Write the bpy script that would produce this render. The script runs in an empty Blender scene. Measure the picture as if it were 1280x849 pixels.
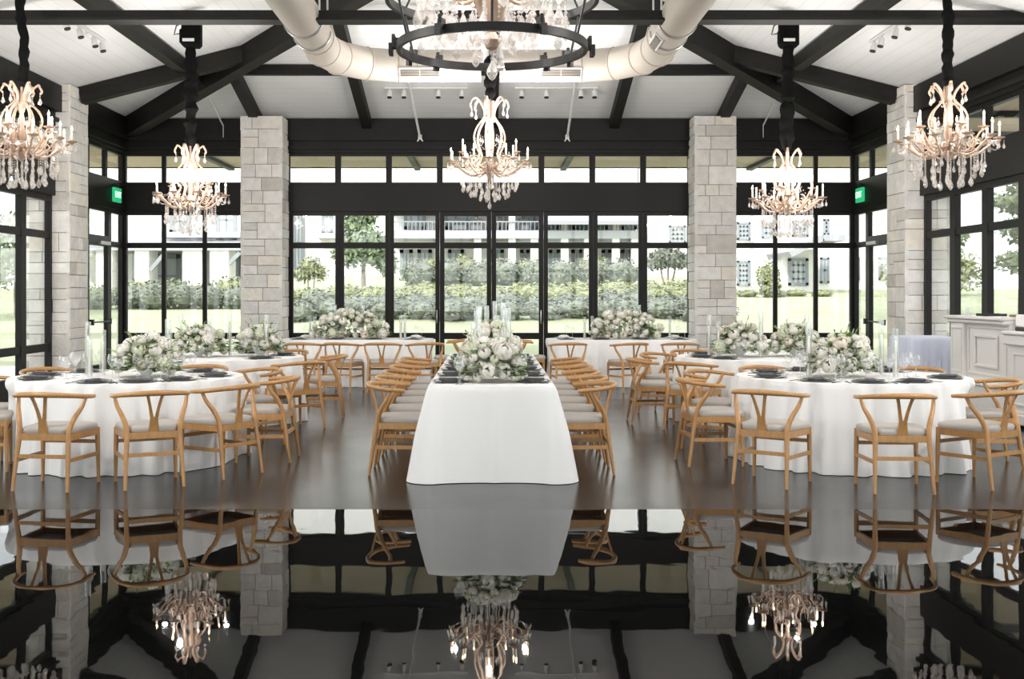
import bpy, math, random
from mathutils import Vector, Matrix
PI = math.pi
R = random.Random(7)
SC = bpy.context.scene
COL = SC.collection
F, CX, CY, H = 1400.0, 613.0, 366.0, 1.53      # focal length in pixels, vanishing point, eye height


def PX(px, py, d):
    return Vector(((px - CX) / F * d, d, H + (CY - py) / F * d))


# ------------------------------------------------------------------ materials
def new_mat(name):
    m = bpy.data.materials.new(name)
    m.use_nodes = True
    nt = m.node_tree
    return m, nt, nt.nodes['Principled BSDF'], nt.nodes['Material Output']


def mat(name, col, rough=0.5, metal=0.0, spec=None, noise=0.0, scale=8.0, bump=0.0, bscale=60.0, stretch=None):
    m, nt, b, out = new_mat(name)
    b.inputs['Base Color'].default_value = (*col, 1)
    b.inputs['Roughness'].default_value = rough
    b.inputs['Metallic'].default_value = metal
    if spec is not None:
        b.inputs['Specular IOR Level'].default_value = spec
    if noise or bump:
        tc = nt.nodes.new('ShaderNodeTexCoord')
        mp = nt.nodes.new('ShaderNodeMapping')
        nt.links.new(tc.outputs['Object'], mp.inputs[0])
        if stretch:
            mp.inputs['Scale'].default_value = stretch
    if noise:
        n = nt.nodes.new('ShaderNodeTexNoise')
        n.inputs['Scale'].default_value = scale
        n.inputs['Detail'].default_value = 5
        nt.links.new(mp.outputs[0], n.inputs['Vector'])
        r = nt.nodes.new('ShaderNodeValToRGB')
        r.color_ramp.elements[0].position = 0.3
        r.color_ramp.elements[1].position = 0.7
        r.color_ramp.elements[0].color = (*[max(0, c * (1 - noise)) for c in col], 1)
        r.color_ramp.elements[1].color = (*[min(1, c * (1 + noise)) for c in col], 1)
        nt.links.new(n.outputs['Fac'], r.inputs[0])
        nt.links.new(r.outputs[0], b.inputs['Base Color'])
    if bump:
        n2 = nt.nodes.new('ShaderNodeTexNoise')
        n2.inputs['Scale'].default_value = bscale
        nt.links.new(mp.outputs[0], n2.inputs['Vector'])
        bp = nt.nodes.new('ShaderNodeBump')
        bp.inputs['Strength'].default_value = bump
        bp.inputs['Distance'].default_value = 0.01
        nt.links.new(n2.outputs['Fac'], bp.inputs['Height'])
        nt.links.new(bp.outputs[0], b.inputs['Normal'])
    return m


def emit(name, col, s):
    m, nt, b, out = new_mat(name)
    b.inputs['Base Color'].default_value = (*col, 1)
    b.inputs['Emission Color'].default_value = (*col, 1)
    b.inputs['Emission Strength'].default_value = s
    return m


def clear(name, tint, lo, hi, body=0.0, bodycol=(0.9, 0.9, 0.9), rough=0.02):
    """thin clear glass: transparent, with a reflection that grows towards grazing angles"""
    m, nt, b, out = new_mat(name)
    nt.nodes.remove(b)
    tr = nt.nodes.new('ShaderNodeBsdfTransparent')
    tr.inputs[0].default_value = (*tint, 1)
    gl = nt.nodes.new('ShaderNodeBsdfGlossy')
    gl.inputs['Color'].default_value = (1, 1, 1, 1)
    gl.inputs['Roughness'].default_value = rough
    lw = nt.nodes.new('ShaderNodeLayerWeight')
    lw.inputs['Blend'].default_value = 0.5
    mr = nt.nodes.new('ShaderNodeMapRange')
    mr.inputs['To Min'].default_value = lo
    mr.inputs['To Max'].default_value = hi
    pw = nt.nodes.new('ShaderNodeMath')
    pw.operation = 'POWER'
    pw.inputs[1].default_value = 2.5
    nt.links.new(lw.outputs['Facing'], pw.inputs[0])
    nt.links.new(pw.outputs[0], mr.inputs['Value'])
    mx = nt.nodes.new('ShaderNodeMixShader')
    nt.links.new(mr.outputs[0], mx.inputs[0])
    nt.links.new(tr.outputs[0], mx.inputs[1])
    nt.links.new(gl.outputs[0], mx.inputs[2])
    last = mx
    if body:
        df = nt.nodes.new('ShaderNodeBsdfTranslucent')
        d2 = nt.nodes.new('ShaderNodeBsdfDiffuse')
        df.inputs[0].default_value = (*bodycol, 1)
        d2.inputs[0].default_value = (*bodycol, 1)
        ad = nt.nodes.new('ShaderNodeMixShader')
        ad.inputs[0].default_value = 0.5
        nt.links.new(df.outputs[0], ad.inputs[1])
        nt.links.new(d2.outputs[0], ad.inputs[2])
        m2 = nt.nodes.new('ShaderNodeMixShader')
        m2.inputs[0].default_value = body
        nt.links.new(mx.outputs[0], m2.inputs[1])
        nt.links.new(ad.outputs[0], m2.inputs[2])
        last = m2
    nt.links.new(last.outputs[0], out.inputs[0])
    return m


def attr_mat(name, cols, rough=0.9, bump=0.0, bscale=25.0):
    """block colour from the per-block random attribute 'rnd', with a fine grain"""
    m, nt, b, out = new_mat(name)
    at = nt.nodes.new('ShaderNodeAttribute')
    at.attribute_name = 'rnd'
    r = nt.nodes.new('ShaderNodeValToRGB')
    els = r.color_ramp.elements
    while len(els) < len(cols):
        els.new(0.5)
    for i, c in enumerate(cols):
        els[i].position = i / (len(cols) - 1)
        els[i].color = (*c, 1)
    nt.links.new(at.outputs['Fac'], r.inputs[0])
    tc = nt.nodes.new('ShaderNodeTexCoord')
    n = nt.nodes.new('ShaderNodeTexNoise')
    n.inputs['Scale'].default_value = 7
    n.inputs['Detail'].default_value = 6
    nt.links.new(tc.outputs['Object'], n.inputs['Vector'])
    mr = nt.nodes.new('ShaderNodeMapRange')
    mr.inputs['To Min'].default_value = 0.75
    mr.inputs['To Max'].default_value = 1.2
    nt.links.new(n.outputs['Fac'], mr.inputs['Value'])
    mu = nt.nodes.new('ShaderNodeVectorMath')
    mu.operation = 'SCALE'
    nt.links.new(r.outputs[0], mu.inputs[0])
    nt.links.new(mr.outputs[0], mu.inputs['Scale'])
    nt.links.new(mu.outputs[0], b.inputs['Base Color'])
    b.inputs['Roughness'].default_value = rough
    if bump:
        n2 = nt.nodes.new('ShaderNodeTexNoise')
        n2.inputs['Scale'].default_value = bscale
        n2.inputs['Detail'].default_value = 8
        nt.links.new(tc.outputs['Object'], n2.inputs['Vector'])
        bp = nt.nodes.new('ShaderNodeBump')
        bp.inputs['Strength'].default_value = bump
        bp.inputs['Distance'].default_value = 0.02
        nt.links.new(n2.outputs['Fac'], bp.inputs['Height'])
        nt.links.new(bp.outputs[0], b.inputs['Normal'])
    return m


def plank_mat(name, col, pitch, axis, groove=0.75, rough=0.6):
    """painted boards: a thin darker groove every `pitch` metres along an axis"""
    m, nt, b, out = new_mat(name)
    tc = nt.nodes.new('ShaderNodeTexCoord')
    sp = nt.nodes.new('ShaderNodeSeparateXYZ')
    nt.links.new(tc.outputs['Object'], sp.inputs[0])
    dv = nt.nodes.new('ShaderNodeMath')
    dv.operation = 'DIVIDE'
    dv.inputs[1].default_value = pitch
    nt.links.new(sp.outputs[axis], dv.inputs[0])
    fr = nt.nodes.new('ShaderNodeMath')
    fr.operation = 'FRACT'
    nt.links.new(dv.outputs[0], fr.inputs[0])
    lt = nt.nodes.new('ShaderNodeMath')
    lt.operation = 'LESS_THAN'
    lt.inputs[1].default_value = 0.05
    nt.links.new(fr.outputs[0], lt.inputs[0])
    mx = nt.nodes.new('ShaderNodeMix')
    mx.data_type = 'RGBA'
    mx.inputs['A'].default_value = (*col, 1)
    mx.inputs['B'].default_value = (*[c * groove for c in col], 1)
    nt.links.new(lt.outputs[0], mx.inputs['Factor'])
    nt.links.new(mx.outputs['Result'], b.inputs['Base Color'])
    b.inputs['Roughness'].default_value = rough
    return m


M = {}
M['oak'] = mat('honey_oak', (0.46, 0.245, 0.092), 0.30, noise=0.14, scale=9, stretch=(6, 6, 1.2))
M['cushion'] = mat('grey_linen', (0.43, 0.40, 0.37), 0.9, noise=0.05, scale=180, bump=0.15, bscale=500)
M['cloth'] = mat('white_linen', (0.82, 0.818, 0.81), 0.85, bump=0.08, bscale=350)
M['blue_cloth'] = mat('pale_blue_linen', (0.66, 0.69, 0.82), 0.8, bump=0.08, bscale=300)
M['dark'] = mat('dark_bronze_paint', (0.0075, 0.007, 0.0065), 0.45, spec=0.22)
M['beam'] = mat('dark_stained_timber', (0.0135, 0.0122, 0.011), 0.55, spec=0.2, noise=0.25, scale=3, stretch=(1, 1, 6))
M['black'] = mat('black_iron', (0.012, 0.012, 0.012), 0.45)
M['velvet'] = mat('black_velvet', (0.006, 0.006, 0.006), 0.95, spec=0.1, bump=0.6, bscale=40)
M['ceil_rear'] = plank_mat('white_boards_rear', (0.87, 0.87, 0.865), 0.2, 1, 0.86)
M['ceil_side'] = plank_mat('white_boards_side', (0.87, 0.87, 0.865), 0.2, 0, 0.86)
M['soffit'] = plank_mat('cedar_soffit', (0.45, 0.35, 0.26), 0.14, 1, 0.6)
M['stone'] = attr_mat('limestone', [(0.55, 0.52, 0.475), (0.74, 0.72, 0.68), (0.82, 0.80, 0.77), (0.68, 0.665, 0.64), (0.80, 0.75, 0.66), (0.72, 0.71, 0.69)], 0.92, 0.7)
M['mortar'] = mat('mortar', (0.30, 0.275, 0.25), 0.95)
M['pane'] = clear('window_glass', (0.97, 0.985, 0.98), 0.03, 0.5)
M['glass'] = clear('table_glass', (0.965, 0.97, 0.97), 0.10, 0.95, 0.07)
M['tube'] = clear('cylinder_glass', (0.96, 0.97, 0.97), 0.08, 0.9, 0.06)
M['crystal'] = clear('crystal', (0.93, 0.92, 0.91), 0.18, 0.9, 0.24, (0.90, 0.85, 0.82), 0.05)
M['frame'] = mat('milky_glass', (0.43, 0.31, 0.235), 0.2)
M['wax'] = mat('candle_wax', (0.88, 0.85, 0.78), 0.5)
M['flame'] = emit('candle_bulb', (1.0, 0.62, 0.28), 60)
M['duct'] = mat('cream_duct', (0.44, 0.395, 0.345), 0.65)
M['duct_seam'] = mat('duct_seam', (0.42, 0.37, 0.31), 0.5)
M['white_metal'] = mat('white_metal', (0.75, 0.75, 0.74), 0.4)
M['grille'] = mat('grille_black', (0.02, 0.02, 0.02), 0.6)
M['charger'] = mat('smoky_charger', (0.17, 0.17, 0.172), 0.10, spec=0.8)
M['plate'] = mat('grey_plate', (0.20, 0.20, 0.205), 0.18)
M['napkin'] = mat('charcoal_napkin', (0.12, 0.12, 0.125), 0.9)
M['white_napkin'] = mat('white_napkin', (0.8, 0.8, 0.78), 0.9)
M['silver'] = mat('dark_cutlery', (0.10, 0.10, 0.105), 0.25, metal=0.8)
M['petal'] = mat('white_petal', (0.93, 0.91, 0.85), 0.6, noise=0.05, scale=30)
M['petal_green'] = mat('pale_green_petal', (0.80, 0.82, 0.66), 0.6, noise=0.10, scale=30)
M['petal_blush'] = mat('ivory_petal', (0.92, 0.86, 0.77), 0.6, noise=0.06, scale=30)
M['leaf'] = mat('floral_leaf', (0.10, 0.175, 0.045), 0.5, noise=0.4, scale=12)
M['leaf_pale'] = mat('pale_leaf', (0.28, 0.36, 0.17), 0.55, noise=0.3, scale=12)
M['ceramic'] = mat('white_ceramic', (0.85, 0.85, 0.83), 0.15)
M['bar'] = mat('bar_white_paint', (0.72, 0.70, 0.675), 0.4)
M['wood_dark'] = mat('walnut_board', (0.22, 0.12, 0.06), 0.45)
M['exit_green'] = emit('exit_green', (0.02, 0.42, 0.17), 0.55)
M['exit_text'] = emit('exit_letters', (0.75, 0.95, 0.8), 0.9)
M['steel'] = mat('brushed_steel', (0.55, 0.55, 0.55), 0.3, metal=1.0)
M['stucco'] = mat('white_stucco', (0.82, 0.80, 0.78), 0.9, noise=0.03, scale=2)
M['stucco_grey'] = mat('grey_cladding', (0.42, 0.43, 0.46), 0.8)
M['ext_frame'] = mat('ext_dark_frame', (0.27, 0.29, 0.31), 0.6)
M['ext_glass'] = mat('ext_blue_glass', (0.52, 0.56, 0.59), 0.65)
M['ext_roof'] = mat('ext_grey_roof', (0.34, 0.34, 0.37), 0.8)
M['furn'] = mat('ext_furniture', (0.20, 0.20, 0.21), 0.7)
M['grass'] = mat('lawn', (0.31, 0.335, 0.215), 0.95, noise=0.14, scale=0.6)
M['pave'] = mat('pale_paving', (0.70, 0.68, 0.65), 0.9, noise=0.05, scale=1.5)
M['sage'] = mat('sage_leaf', (0.165, 0.18, 0.14), 0.8, noise=0.3, scale=3)
M['lime'] = mat('lime_leaf', (0.235, 0.25, 0.13), 0.8, noise=0.3, scale=3)
M['tree'] = mat('tree_leaf', (0.19, 0.24, 0.14), 0.8, noise=0.35, scale=2)
M['pine'] = mat('pine_leaf', (0.13, 0.17, 0.09), 0.8, noise=0.35, scale=2)
M['bark'] = mat('bark', (0.22, 0.18, 0.14), 0.9)


for k_ in ('petal', 'petal_green', 'petal_blush'):      # light passes through petals
    nt_ = M[k_].node_tree
    b_ = nt_.nodes['Principled BSDF']
    tl_ = nt_.nodes.new('ShaderNodeBsdfTranslucent')
    nt_.links.new(b_.inputs['Base Color'].links[0].from_socket, tl_.inputs[0])
    mx_ = nt_.nodes.new('ShaderNodeMixShader')
    mx_.inputs[0].default_value = 0.25
    nt_.links.new(b_.outputs[0], mx_.inputs[1])
    nt_.links.new(tl_.outputs[0], mx_.inputs[2])
    nt_.links.new(mx_.outputs[0], nt_.nodes['Material Output'].inputs[0])


def floor_mat():
    m, nt, b, out = new_mat('polished_concrete')
    tc = nt.nodes.new('ShaderNodeTexCoord')
    n = nt.nodes.new('ShaderNodeTexNoise')
    n.inputs['Scale'].default_value = 1.3
    n.inputs['Detail'].default_value = 7
    nt.links.new(tc.outputs['Object'], n.inputs['Vector'])
    r = nt.nodes.new('ShaderNodeValToRGB')
    r.color_ramp.elements[0].position = 0.3
    r.color_ramp.elements[1].position = 0.75
    r.color_ramp.elements[0].color = (0.008, 0.0085, 0.0095, 1)
    r.color_ramp.elements[1].color = (0.019, 0.0195, 0.021, 1)
    nt.links.new(n.outputs['Fac'], r.inputs[0])
    nt.links.new(r.outputs[0], b.inputs['Base Color'])
    mr = nt.nodes.new('ShaderNodeMapRange')
    mr.inputs['To Min'].default_value = 0.16
    mr.inputs['To Max'].default_value = 0.30
    nt.links.new(n.outputs['Fac'], mr.inputs['Value'])
    nt.links.new(mr.outputs[0], b.inputs['Roughness'])
    b.inputs['Specular IOR Level'].default_value = 0.40
    b.inputs['Specular Tint'].default_value = (0.86, 0.94, 1.0, 1)
    return m


def gloss_mat():
    m, nt, b, out = new_mat('black_gloss')
    b.inputs['Base Color'].default_value = (0.003, 0.003, 0.003, 1)
    b.inputs['Roughness'].default_value = 0.015
    b.inputs['Specular IOR Level'].default_value = 0.25
    tc = nt.nodes.new('ShaderNodeTexCoord')
    n = nt.nodes.new('ShaderNodeTexNoise')
    n.inputs['Scale'].default_value = 2.2
    nt.links.new(tc.outputs['Object'], n.inputs['Vector'])
    bp = nt.nodes.new('ShaderNodeBump')
    bp.inputs['Strength'].default_value = 0.05
    bp.inputs['Distance'].default_value = 0.02
    nt.links.new(n.outputs['Fac'], bp.inputs['Height'])
    nt.links.new(bp.outputs[0], b.inputs['Normal'])
    return m


M['floor'] = floor_mat()
M['gloss'] = gloss_mat()


# ------------------------------------------------------------------ mesh builder
class MB:
    def __init__(s):
        s.v, s.f, s.rnd = [], [], []

    def add(s, vs, fs, rnd=None):
        b = len(s.v)
        s.v += [tuple(p) for p in vs]
        s.f += [tuple(b + i for i in f) for f in fs]
        if rnd is not None:
            s.rnd += [rnd] * len(fs)
        return s

    def box(s, x0, x1, y0, y1, z0, z1, rnd=None):
        vs = [(x, y, z) for z in (z0, z1) for y in (y0, y1) for x in (x0, x1)]
        return s.add(vs, [(0, 2, 3, 1), (4, 5, 7, 6), (0, 1, 5, 4), (2, 6, 7, 3), (0, 4, 6, 2), (1, 3, 7, 5)], rnd)

    def cham(s, x0, x1, y0, y1, z0, z1, c, rnd=None):
        """box with chamfered edges (24 vertices)"""
        vs, X, Y, Z = [], (x0, x1), (y0, y1), (z0, z1)
        ins = lambda a, k: a[0] + c if k == 0 else a[1] - c
        ix = {}
        for i in (0, 1):
            for j in (0, 1):
                for k in (0, 1):
                    ix[i, j, k, 'x'] = len(vs); vs.append((X[i], ins(Y, j), ins(Z, k)))
                    ix[i, j, k, 'y'] = len(vs); vs.append((ins(X, i), Y[j], ins(Z, k)))
                    ix[i, j, k, 'z'] = len(vs); vs.append((ins(X, i), ins(Y, j), Z[k]))
        fs = []
        for i in (0, 1):
            a = [ix[i, 0, 0, 'x'], ix[i, 1, 0, 'x'], ix[i, 1, 1, 'x'], ix[i, 0, 1, 'x']]
            fs.append(a if i else a[::-1])
            a = [ix[0, i, 0, 'y'], ix[1, i, 0, 'y'], ix[1, i, 1, 'y'], ix[0, i, 1, 'y']]
            fs.append(a[::-1] if i else a)
            a = [ix[0, 0, i, 'z'], ix[1, 0, i, 'z'], ix[1, 1, i, 'z'], ix[0, 1, i, 'z']]
            fs.append(a if i else a[::-1])
        for i in (0, 1):
            for j in (0, 1):
                fs.append([ix[i, j, 0, 'x'], ix[i, j, 1, 'x'], ix[i, j, 1, 'y'], ix[i, j, 0, 'y']])
                fs.append([ix[i, 0, j, 'x'], ix[i, 1, j, 'x'], ix[i, 1, j, 'z'], ix[i, 0, j, 'z']])
                fs.append([ix[0, i, j, 'y'], ix[1, i, j, 'y'], ix[1, i, j, 'z'], ix[0, i, j, 'z']])
                for k in (0, 1):
                    fs.append([ix[i, j, k, 'x'], ix[i, j, k, 'y'], ix[i, j, k, 'z']])
        return s.add(vs, fs, rnd)

    def beam(s, p0, p1, w, h, up=(0, 0, 1), top=False):
        """rectangular bar from p0 to p1; width w sideways, h along up; top: the line is its top face"""
        p0, p1 = Vector(p0), Vector(p1)
        d = (p1 - p0).normalized()
        sd = d.cross(Vector(up)).normalized()
        u = sd.cross(d).normalized()
        o = -u * (h / 2) if top else Vector((0, 0, 0))
        vs = []
        for p in (p0, p1):
            for a, b in ((-1, -1), (1, -1), (1, 1), (-1, 1)):
                vs.append(p + o + sd * (a * w / 2) + u * (b * h / 2))
        return s.add(vs, [(0, 1, 2, 3), (7, 6, 5, 4), (0, 4, 5, 1), (1, 5, 6, 2), (2, 6, 7, 3), (3, 7, 4, 0)])

    def tube(s, pts, rad, n=8, caps=True, flat=1.0, closed=False, up=(0, 0, 1)):
        pts = [Vector(p) for p in pts]
        m = len(pts)
        rad = rad if isinstance(rad, (list, tuple)) else [rad] * m
        vs, fs = [], []
        ref = None
        for i, p in enumerate(pts):
            if closed:
                t = pts[(i + 1) % m] - pts[i - 1]
            else:
                t = pts[min(i + 1, m - 1)] - pts[max(i - 1, 0)]
            t = t.normalized() if t.length > 1e-9 else Vector((0, 0, 1))
            if ref is None:
                ref = Vector(up) if abs(t.dot(Vector(up))) < 0.95 else Vector((1, 0, 0))
            a = ref - t * ref.dot(t)
            a.normalize()
            b = t.cross(a)
            ref = a
            for k in range(n):
                q = 2 * PI * k / n
                vs.append(p + a * (math.cos(q) * rad[i]) + b * (math.sin(q) * rad[i] * flat))
        rng = m if closed else m - 1
        for i in range(rng):
            for k in range(n):
                a0, a1 = i * n + k, i * n + (k + 1) % n
                b0, b1 = ((i + 1) % m) * n + k, ((i + 1) % m) * n + (k + 1) % n
                fs.append((a0, b0, b1, a1))
        if caps and not closed:
            fs.append(tuple(range(n)))
            fs.append(tuple(range((m - 1) * n, m * n))[::-1])
        return s.add(vs, fs)

    def lathe(s, prof, n=16, c=(0, 0, 0)):
        vs, fs = [], []
        m = len(prof)
        for r, z in prof:
            for k in range(n):
                q = 2 * PI * k / n
                vs.append((c[0] + r * math.cos(q), c[1] + r * math.sin(q), c[2] + z))
        for i in range(m - 1):
            for k in range(n):
                fs.append((i * n + k, i * n + (k + 1) % n, (i + 1) * n + (k + 1) % n, (i + 1) * n + k))
        if prof[0][0] > 1e-6:
            fs.append(tuple(range(n))[::-1])
        if prof[-1][0] > 1e-6:
            fs.append(tuple(range((m - 1) * n, m * n)))
        return s.add(vs, fs)

    def open_lathe(s, prof, n=16, c=(0, 0, 0)):
        vs, fs = [], []
        for r, z in prof:
            for k in range(n):
                q = 2 * PI * k / n
                vs.append((c[0] + r * math.cos(q), c[1] + r * math.sin(q), c[2] + z))
        for i in range(len(prof) - 1):
            for k in range(n):
                fs.append((i * n + k, i * n + (k + 1) % n, (i + 1) * n + (k + 1) % n, (i + 1) * n + k))
        return s.add(vs, fs)

    def strip(s, secs):
        """loft of 4-corner sections"""
        vs, fs = [], []
        for q in secs:
            vs += q
        m = len(secs)
        for i in range(m - 1):
            for k in range(4):
                fs.append((i * 4 + k, i * 4 + (k + 1) % 4, (i + 1) * 4 + (k + 1) % 4, (i + 1) * 4 + k))
        fs.append((3, 2, 1, 0))
        fs.append(tuple(range((m - 1) * 4, m * 4)))
        return s.add(vs, fs)

    def mesh(s, name, smooth=True, ang=40):
        me = bpy.data.meshes.new(name)
        me.from_pydata(s.v, [], s.f)
        if s.rnd and len(s.rnd) == len(s.f):
            at = me.attributes.new('rnd', 'FLOAT', 'FACE')
            at.data.foreach_set('value', s.rnd)
        me.validate()
        if smooth:
            me.shade_smooth()
            me.set_sharp_from_angle(angle=math.radians(ang))
        me.update()
        return me

    def obj(s, name, m, parent=None, smooth=True, ang=40):
        o = bpy.data.objects.new(name, s.mesh(name, smooth, ang))
        for x in (m if isinstance(m, (list, tuple)) else [m]):
            o.data.materials.append(x)
        COL.objects.link(o)
        if parent is not None:
            o.parent = parent
        return o


def tag(o, label=None, cat=None, group=None, kind=None):
    for k, v in (('label', label), ('category', cat), ('group', group), ('kind', kind)):
        if v:
            o[k] = v
    return o


def thing(name, label, cat, loc=(0, 0, 0), rz=0.0, group=None):
    o = bpy.data.objects.new(name, None)
    o.empty_display_size = 0.1
    COL.objects.link(o)
    o.location = loc
    o.rotation_euler = (0, 0, rz)
    return tag(o, label, cat, group)


def kids(o):
    return list(o.children)


def copy_tree(o, parent=None):
    c = o.copy()
    COL.objects.link(c)
    c.parent = parent
    for ch in kids(o):
        copy_tree(ch, c)
    return c


def place(proto, used, loc, rz=0.0, label=None, group=None, scale=None):
    o = proto if not used[0] else copy_tree(proto)
    used[0] = True
    o.location = loc
    o.rotation_euler = (0, 0, rz)
    if scale:
        o.scale = (scale,) * 3 if not isinstance(scale, tuple) else scale
    if label:
        o['label'] = label
    if group:
        o['group'] = group
    return o


def struct(name, mb, m, label=None, parent=None, smooth=False):
    o = mb.obj(name, m, parent, smooth)
    if parent is None:
        o['kind'] = 'structure'
        if label:
            o['label'] = label
    return o


# ------------------------------------------------------------------ dimensions of the room
YW = 21.0            # rear glass wall
XL, XR = -6.90, 6.83  # side glass walls
ZE = 4.745            # eaves
SL = 0.256           # roof pitch
Y0 = -4.0            # the modelled part of the roof and side walls starts here

struct('floor', MB().box(XL - 0.3, XR + 0.3, -4.2, YW + 0.15, -0.2, 0), M['floor'], 'dark polished concrete floor')
g = MB().cham(XL + 0.2, XR - 0.2, -3.5, 7.875, 0.001, 0.007, 0.002).obj('dance_floor', M['gloss'], smooth=False)
tag(g, 'mirror-black polished dance floor across the foreground', 'dance floor')


# --- ceiling: three slopes of a hipped roof, as slabs
def slab(name, pts, m, label):
    n = len(pts)
    vs = [Vector(p) for p in pts] + [Vector(p) + Vector((0, 0, 0.25)) for p in pts]
    fs = [tuple(range(n)), tuple(range(n, 2 * n))[::-1]] + [(i, (i + 1) % n, n + (i + 1) % n, n + i) for i in range(n)]
    return struct(name, MB().add(vs, fs), m, label)


XM = (XL + XR) / 2
RUN = XR - XM
APY = YW - RUN
ZR = ZE + SL * RUN
slab('ceiling', [(XL, YW, ZE), (XR, YW, ZE), (XM, APY, ZR)], M['ceil_rear'], 'white boarded ceiling slope above the rear glass wall')
slab('ceiling.001', [(XL, Y0, ZE), (XL, YW, ZE), (XM, APY, ZR), (XM, Y0, ZR)], M['ceil_side'], 'white boarded ceiling slope over the left wall')
slab('ceiling.002', [(XR, YW, ZE), (XR, Y0, ZE), (XM, Y0, ZR), (XM, APY, ZR)], M['ceil_side'], 'white boarded ceiling slope over the right wall')


def zrear(y):
    return ZE + SL * (YW - y)


def zside(x):
    return ZE + SL * min(x - XL, XR - x)


tn = [0]


def trim(mb, label):
    tn[0] += 1
    return struct('trim_%d' % tn[0], mb, M['beam'], label)


e = 0.01
for x, nm in ((XL, 'left'), (XR, 'right')):   # hip rafters
    trim(MB().beam((x, YW, ZE - e), (XM, APY, ZR - e), 0.24, 0.36, top=True), 'dark hip rafter rising from the rear %s corner' % nm)
for x, nm, f in ((XL, 'left', 1), (XR, 'right', -1)):
    trim(MB().beam((x + f * 0.3, 18.0, zside(x + f * 0.3) - e), (x + f * 3.0, 18.0, zside(x + f * 3.0) - e), 0.2, 0.26, top=True),
         'dark rafter from the %s stone pillar up to the hip' % nm)
    px = x + f * 1.98
    trim(MB().beam((px, Y0, zside(px) - e), (px, YW - 1.98, zside(px) - e), 0.18, 0.2, top=True), 'dark purlin along the %s ceiling slope' % nm)
for x, yt, nm in ((-4.3, 18.43, 'left pillar'), (4.26, 18.43, 'right pillar'), (-2.3, 16.43, 'left of the middle'), (2.3, 16.43, 'right of the middle'), (0.06, 14.4, 'in the middle')):
    trim(MB().beam((x, YW - 0.02, zrear(YW - 0.02) - e), (x, yt, zrear(yt) - e), 0.17, 0.2, top=True),
         'dark rafter on the rear ceiling slope, %s' % nm)
trim(MB().beam((XL + 2.3, YW - 2.3, zrear(YW - 2.3) - e), (XR - 2.3, YW - 2.3, zrear(YW - 2.3) - e), 0.12, 0.16, top=True), 'dark purlin across the rear ceiling slope')
trim(MB().box(XL, XR, 13.35, 13.45, 4.796, 4.90).box(XL, XR, 13.27, 13.53, 4.765, 4.795), 'dark tie beam spanning the room above the chandeliers')


# --- stone pillars
def stone_pillar(x0, x1, y0, y1, z1, label, seed):
    rr = random.Random(seed)
    core = MB()
    c = 0.012
    core.box(x0 + c, x1 - c, y0 + c, y1 - c, 0, z1 - 0.005, 0.0)
    mb = MB()

    def face(w, put):
        z = 0.0
        while z < z1 - 1e-3:
            h = min(rr.choice((0.17, 0.2, 0.24, 0.3, 0.34)), z1 - z)
            if z1 - z - h < 0.12:
                h = z1 - z
            u = 0.0
            while u < w - 1e-3:
                ww = rr.uniform(0.2, 0.5) * (0.75 + h)
                if w - u - ww < 0.15:
                    ww = w - u
                if h > 0.28 and rr.random() < 0.35:
                    k = h * rr.uniform(0.4, 0.6)
                    put(u, u + ww, z, z + k)
                    put(u, u + ww, z + k, z + h)
                else:
                    put(u, u + ww, z, z + h)
                u += ww
            z += h
    gp = 0.0055

    def mk(ax):
        def put(a, b, z, zz):
            o = rr.uniform(-0.003, 0.007)
            q = rr.random()
            ch = 0.005
            a, b, z, zz = a + gp, b - gp, z + gp, zz - gp
            if ax == 'f':
                mb.cham(x0 + a, x0 + b, y0 - o, y0 + 0.06, z, zz, ch, q)
            elif ax == 'r':
                mb.cham(x0 + a, x0 + b, y1 - 0.06, y1 + o, z, zz, ch, q)
            elif ax == 'l':
                mb.cham(x0 - o, x0 + 0.06, y0 + a, y0 + b, z, zz, ch, q)
            else:
                mb.cham(x1 - 0.06, x1 + o, y0 + a, y0 + b, z, zz, ch, q)
        return put
    face(x1 - x0, mk('f'))
    face(x1 - x0, mk('r'))
    face(y1 - y0, mk('l'))
    face(y1 - y0, mk('x'))
    o = struct('pillar', mb, M['stone'], label)
    core.obj('mortar', M['mortar'], o, False)
    return o


stone_pillar(-4.53, -3.77, 20.3, 20.98, 4.74, 'pale limestone block pillar left of the folding doors', 3)
stone_pillar(3.70, 4.46, 20.3, 20.98, 4.74, 'pale limestone block pillar right of the folding doors', 4)
stone_pillar(-7.32, -6.58, 17.52, 18.32, 4.80, 'pale limestone block pillar on the left glass wall', 5)
stone_pillar(6.50, 7.24, 17.56, 18.36, 4.80, 'pale limestone block pillar on the right glass wall', 6)

# --- glazing
wn, dn = [0], [0]


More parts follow.
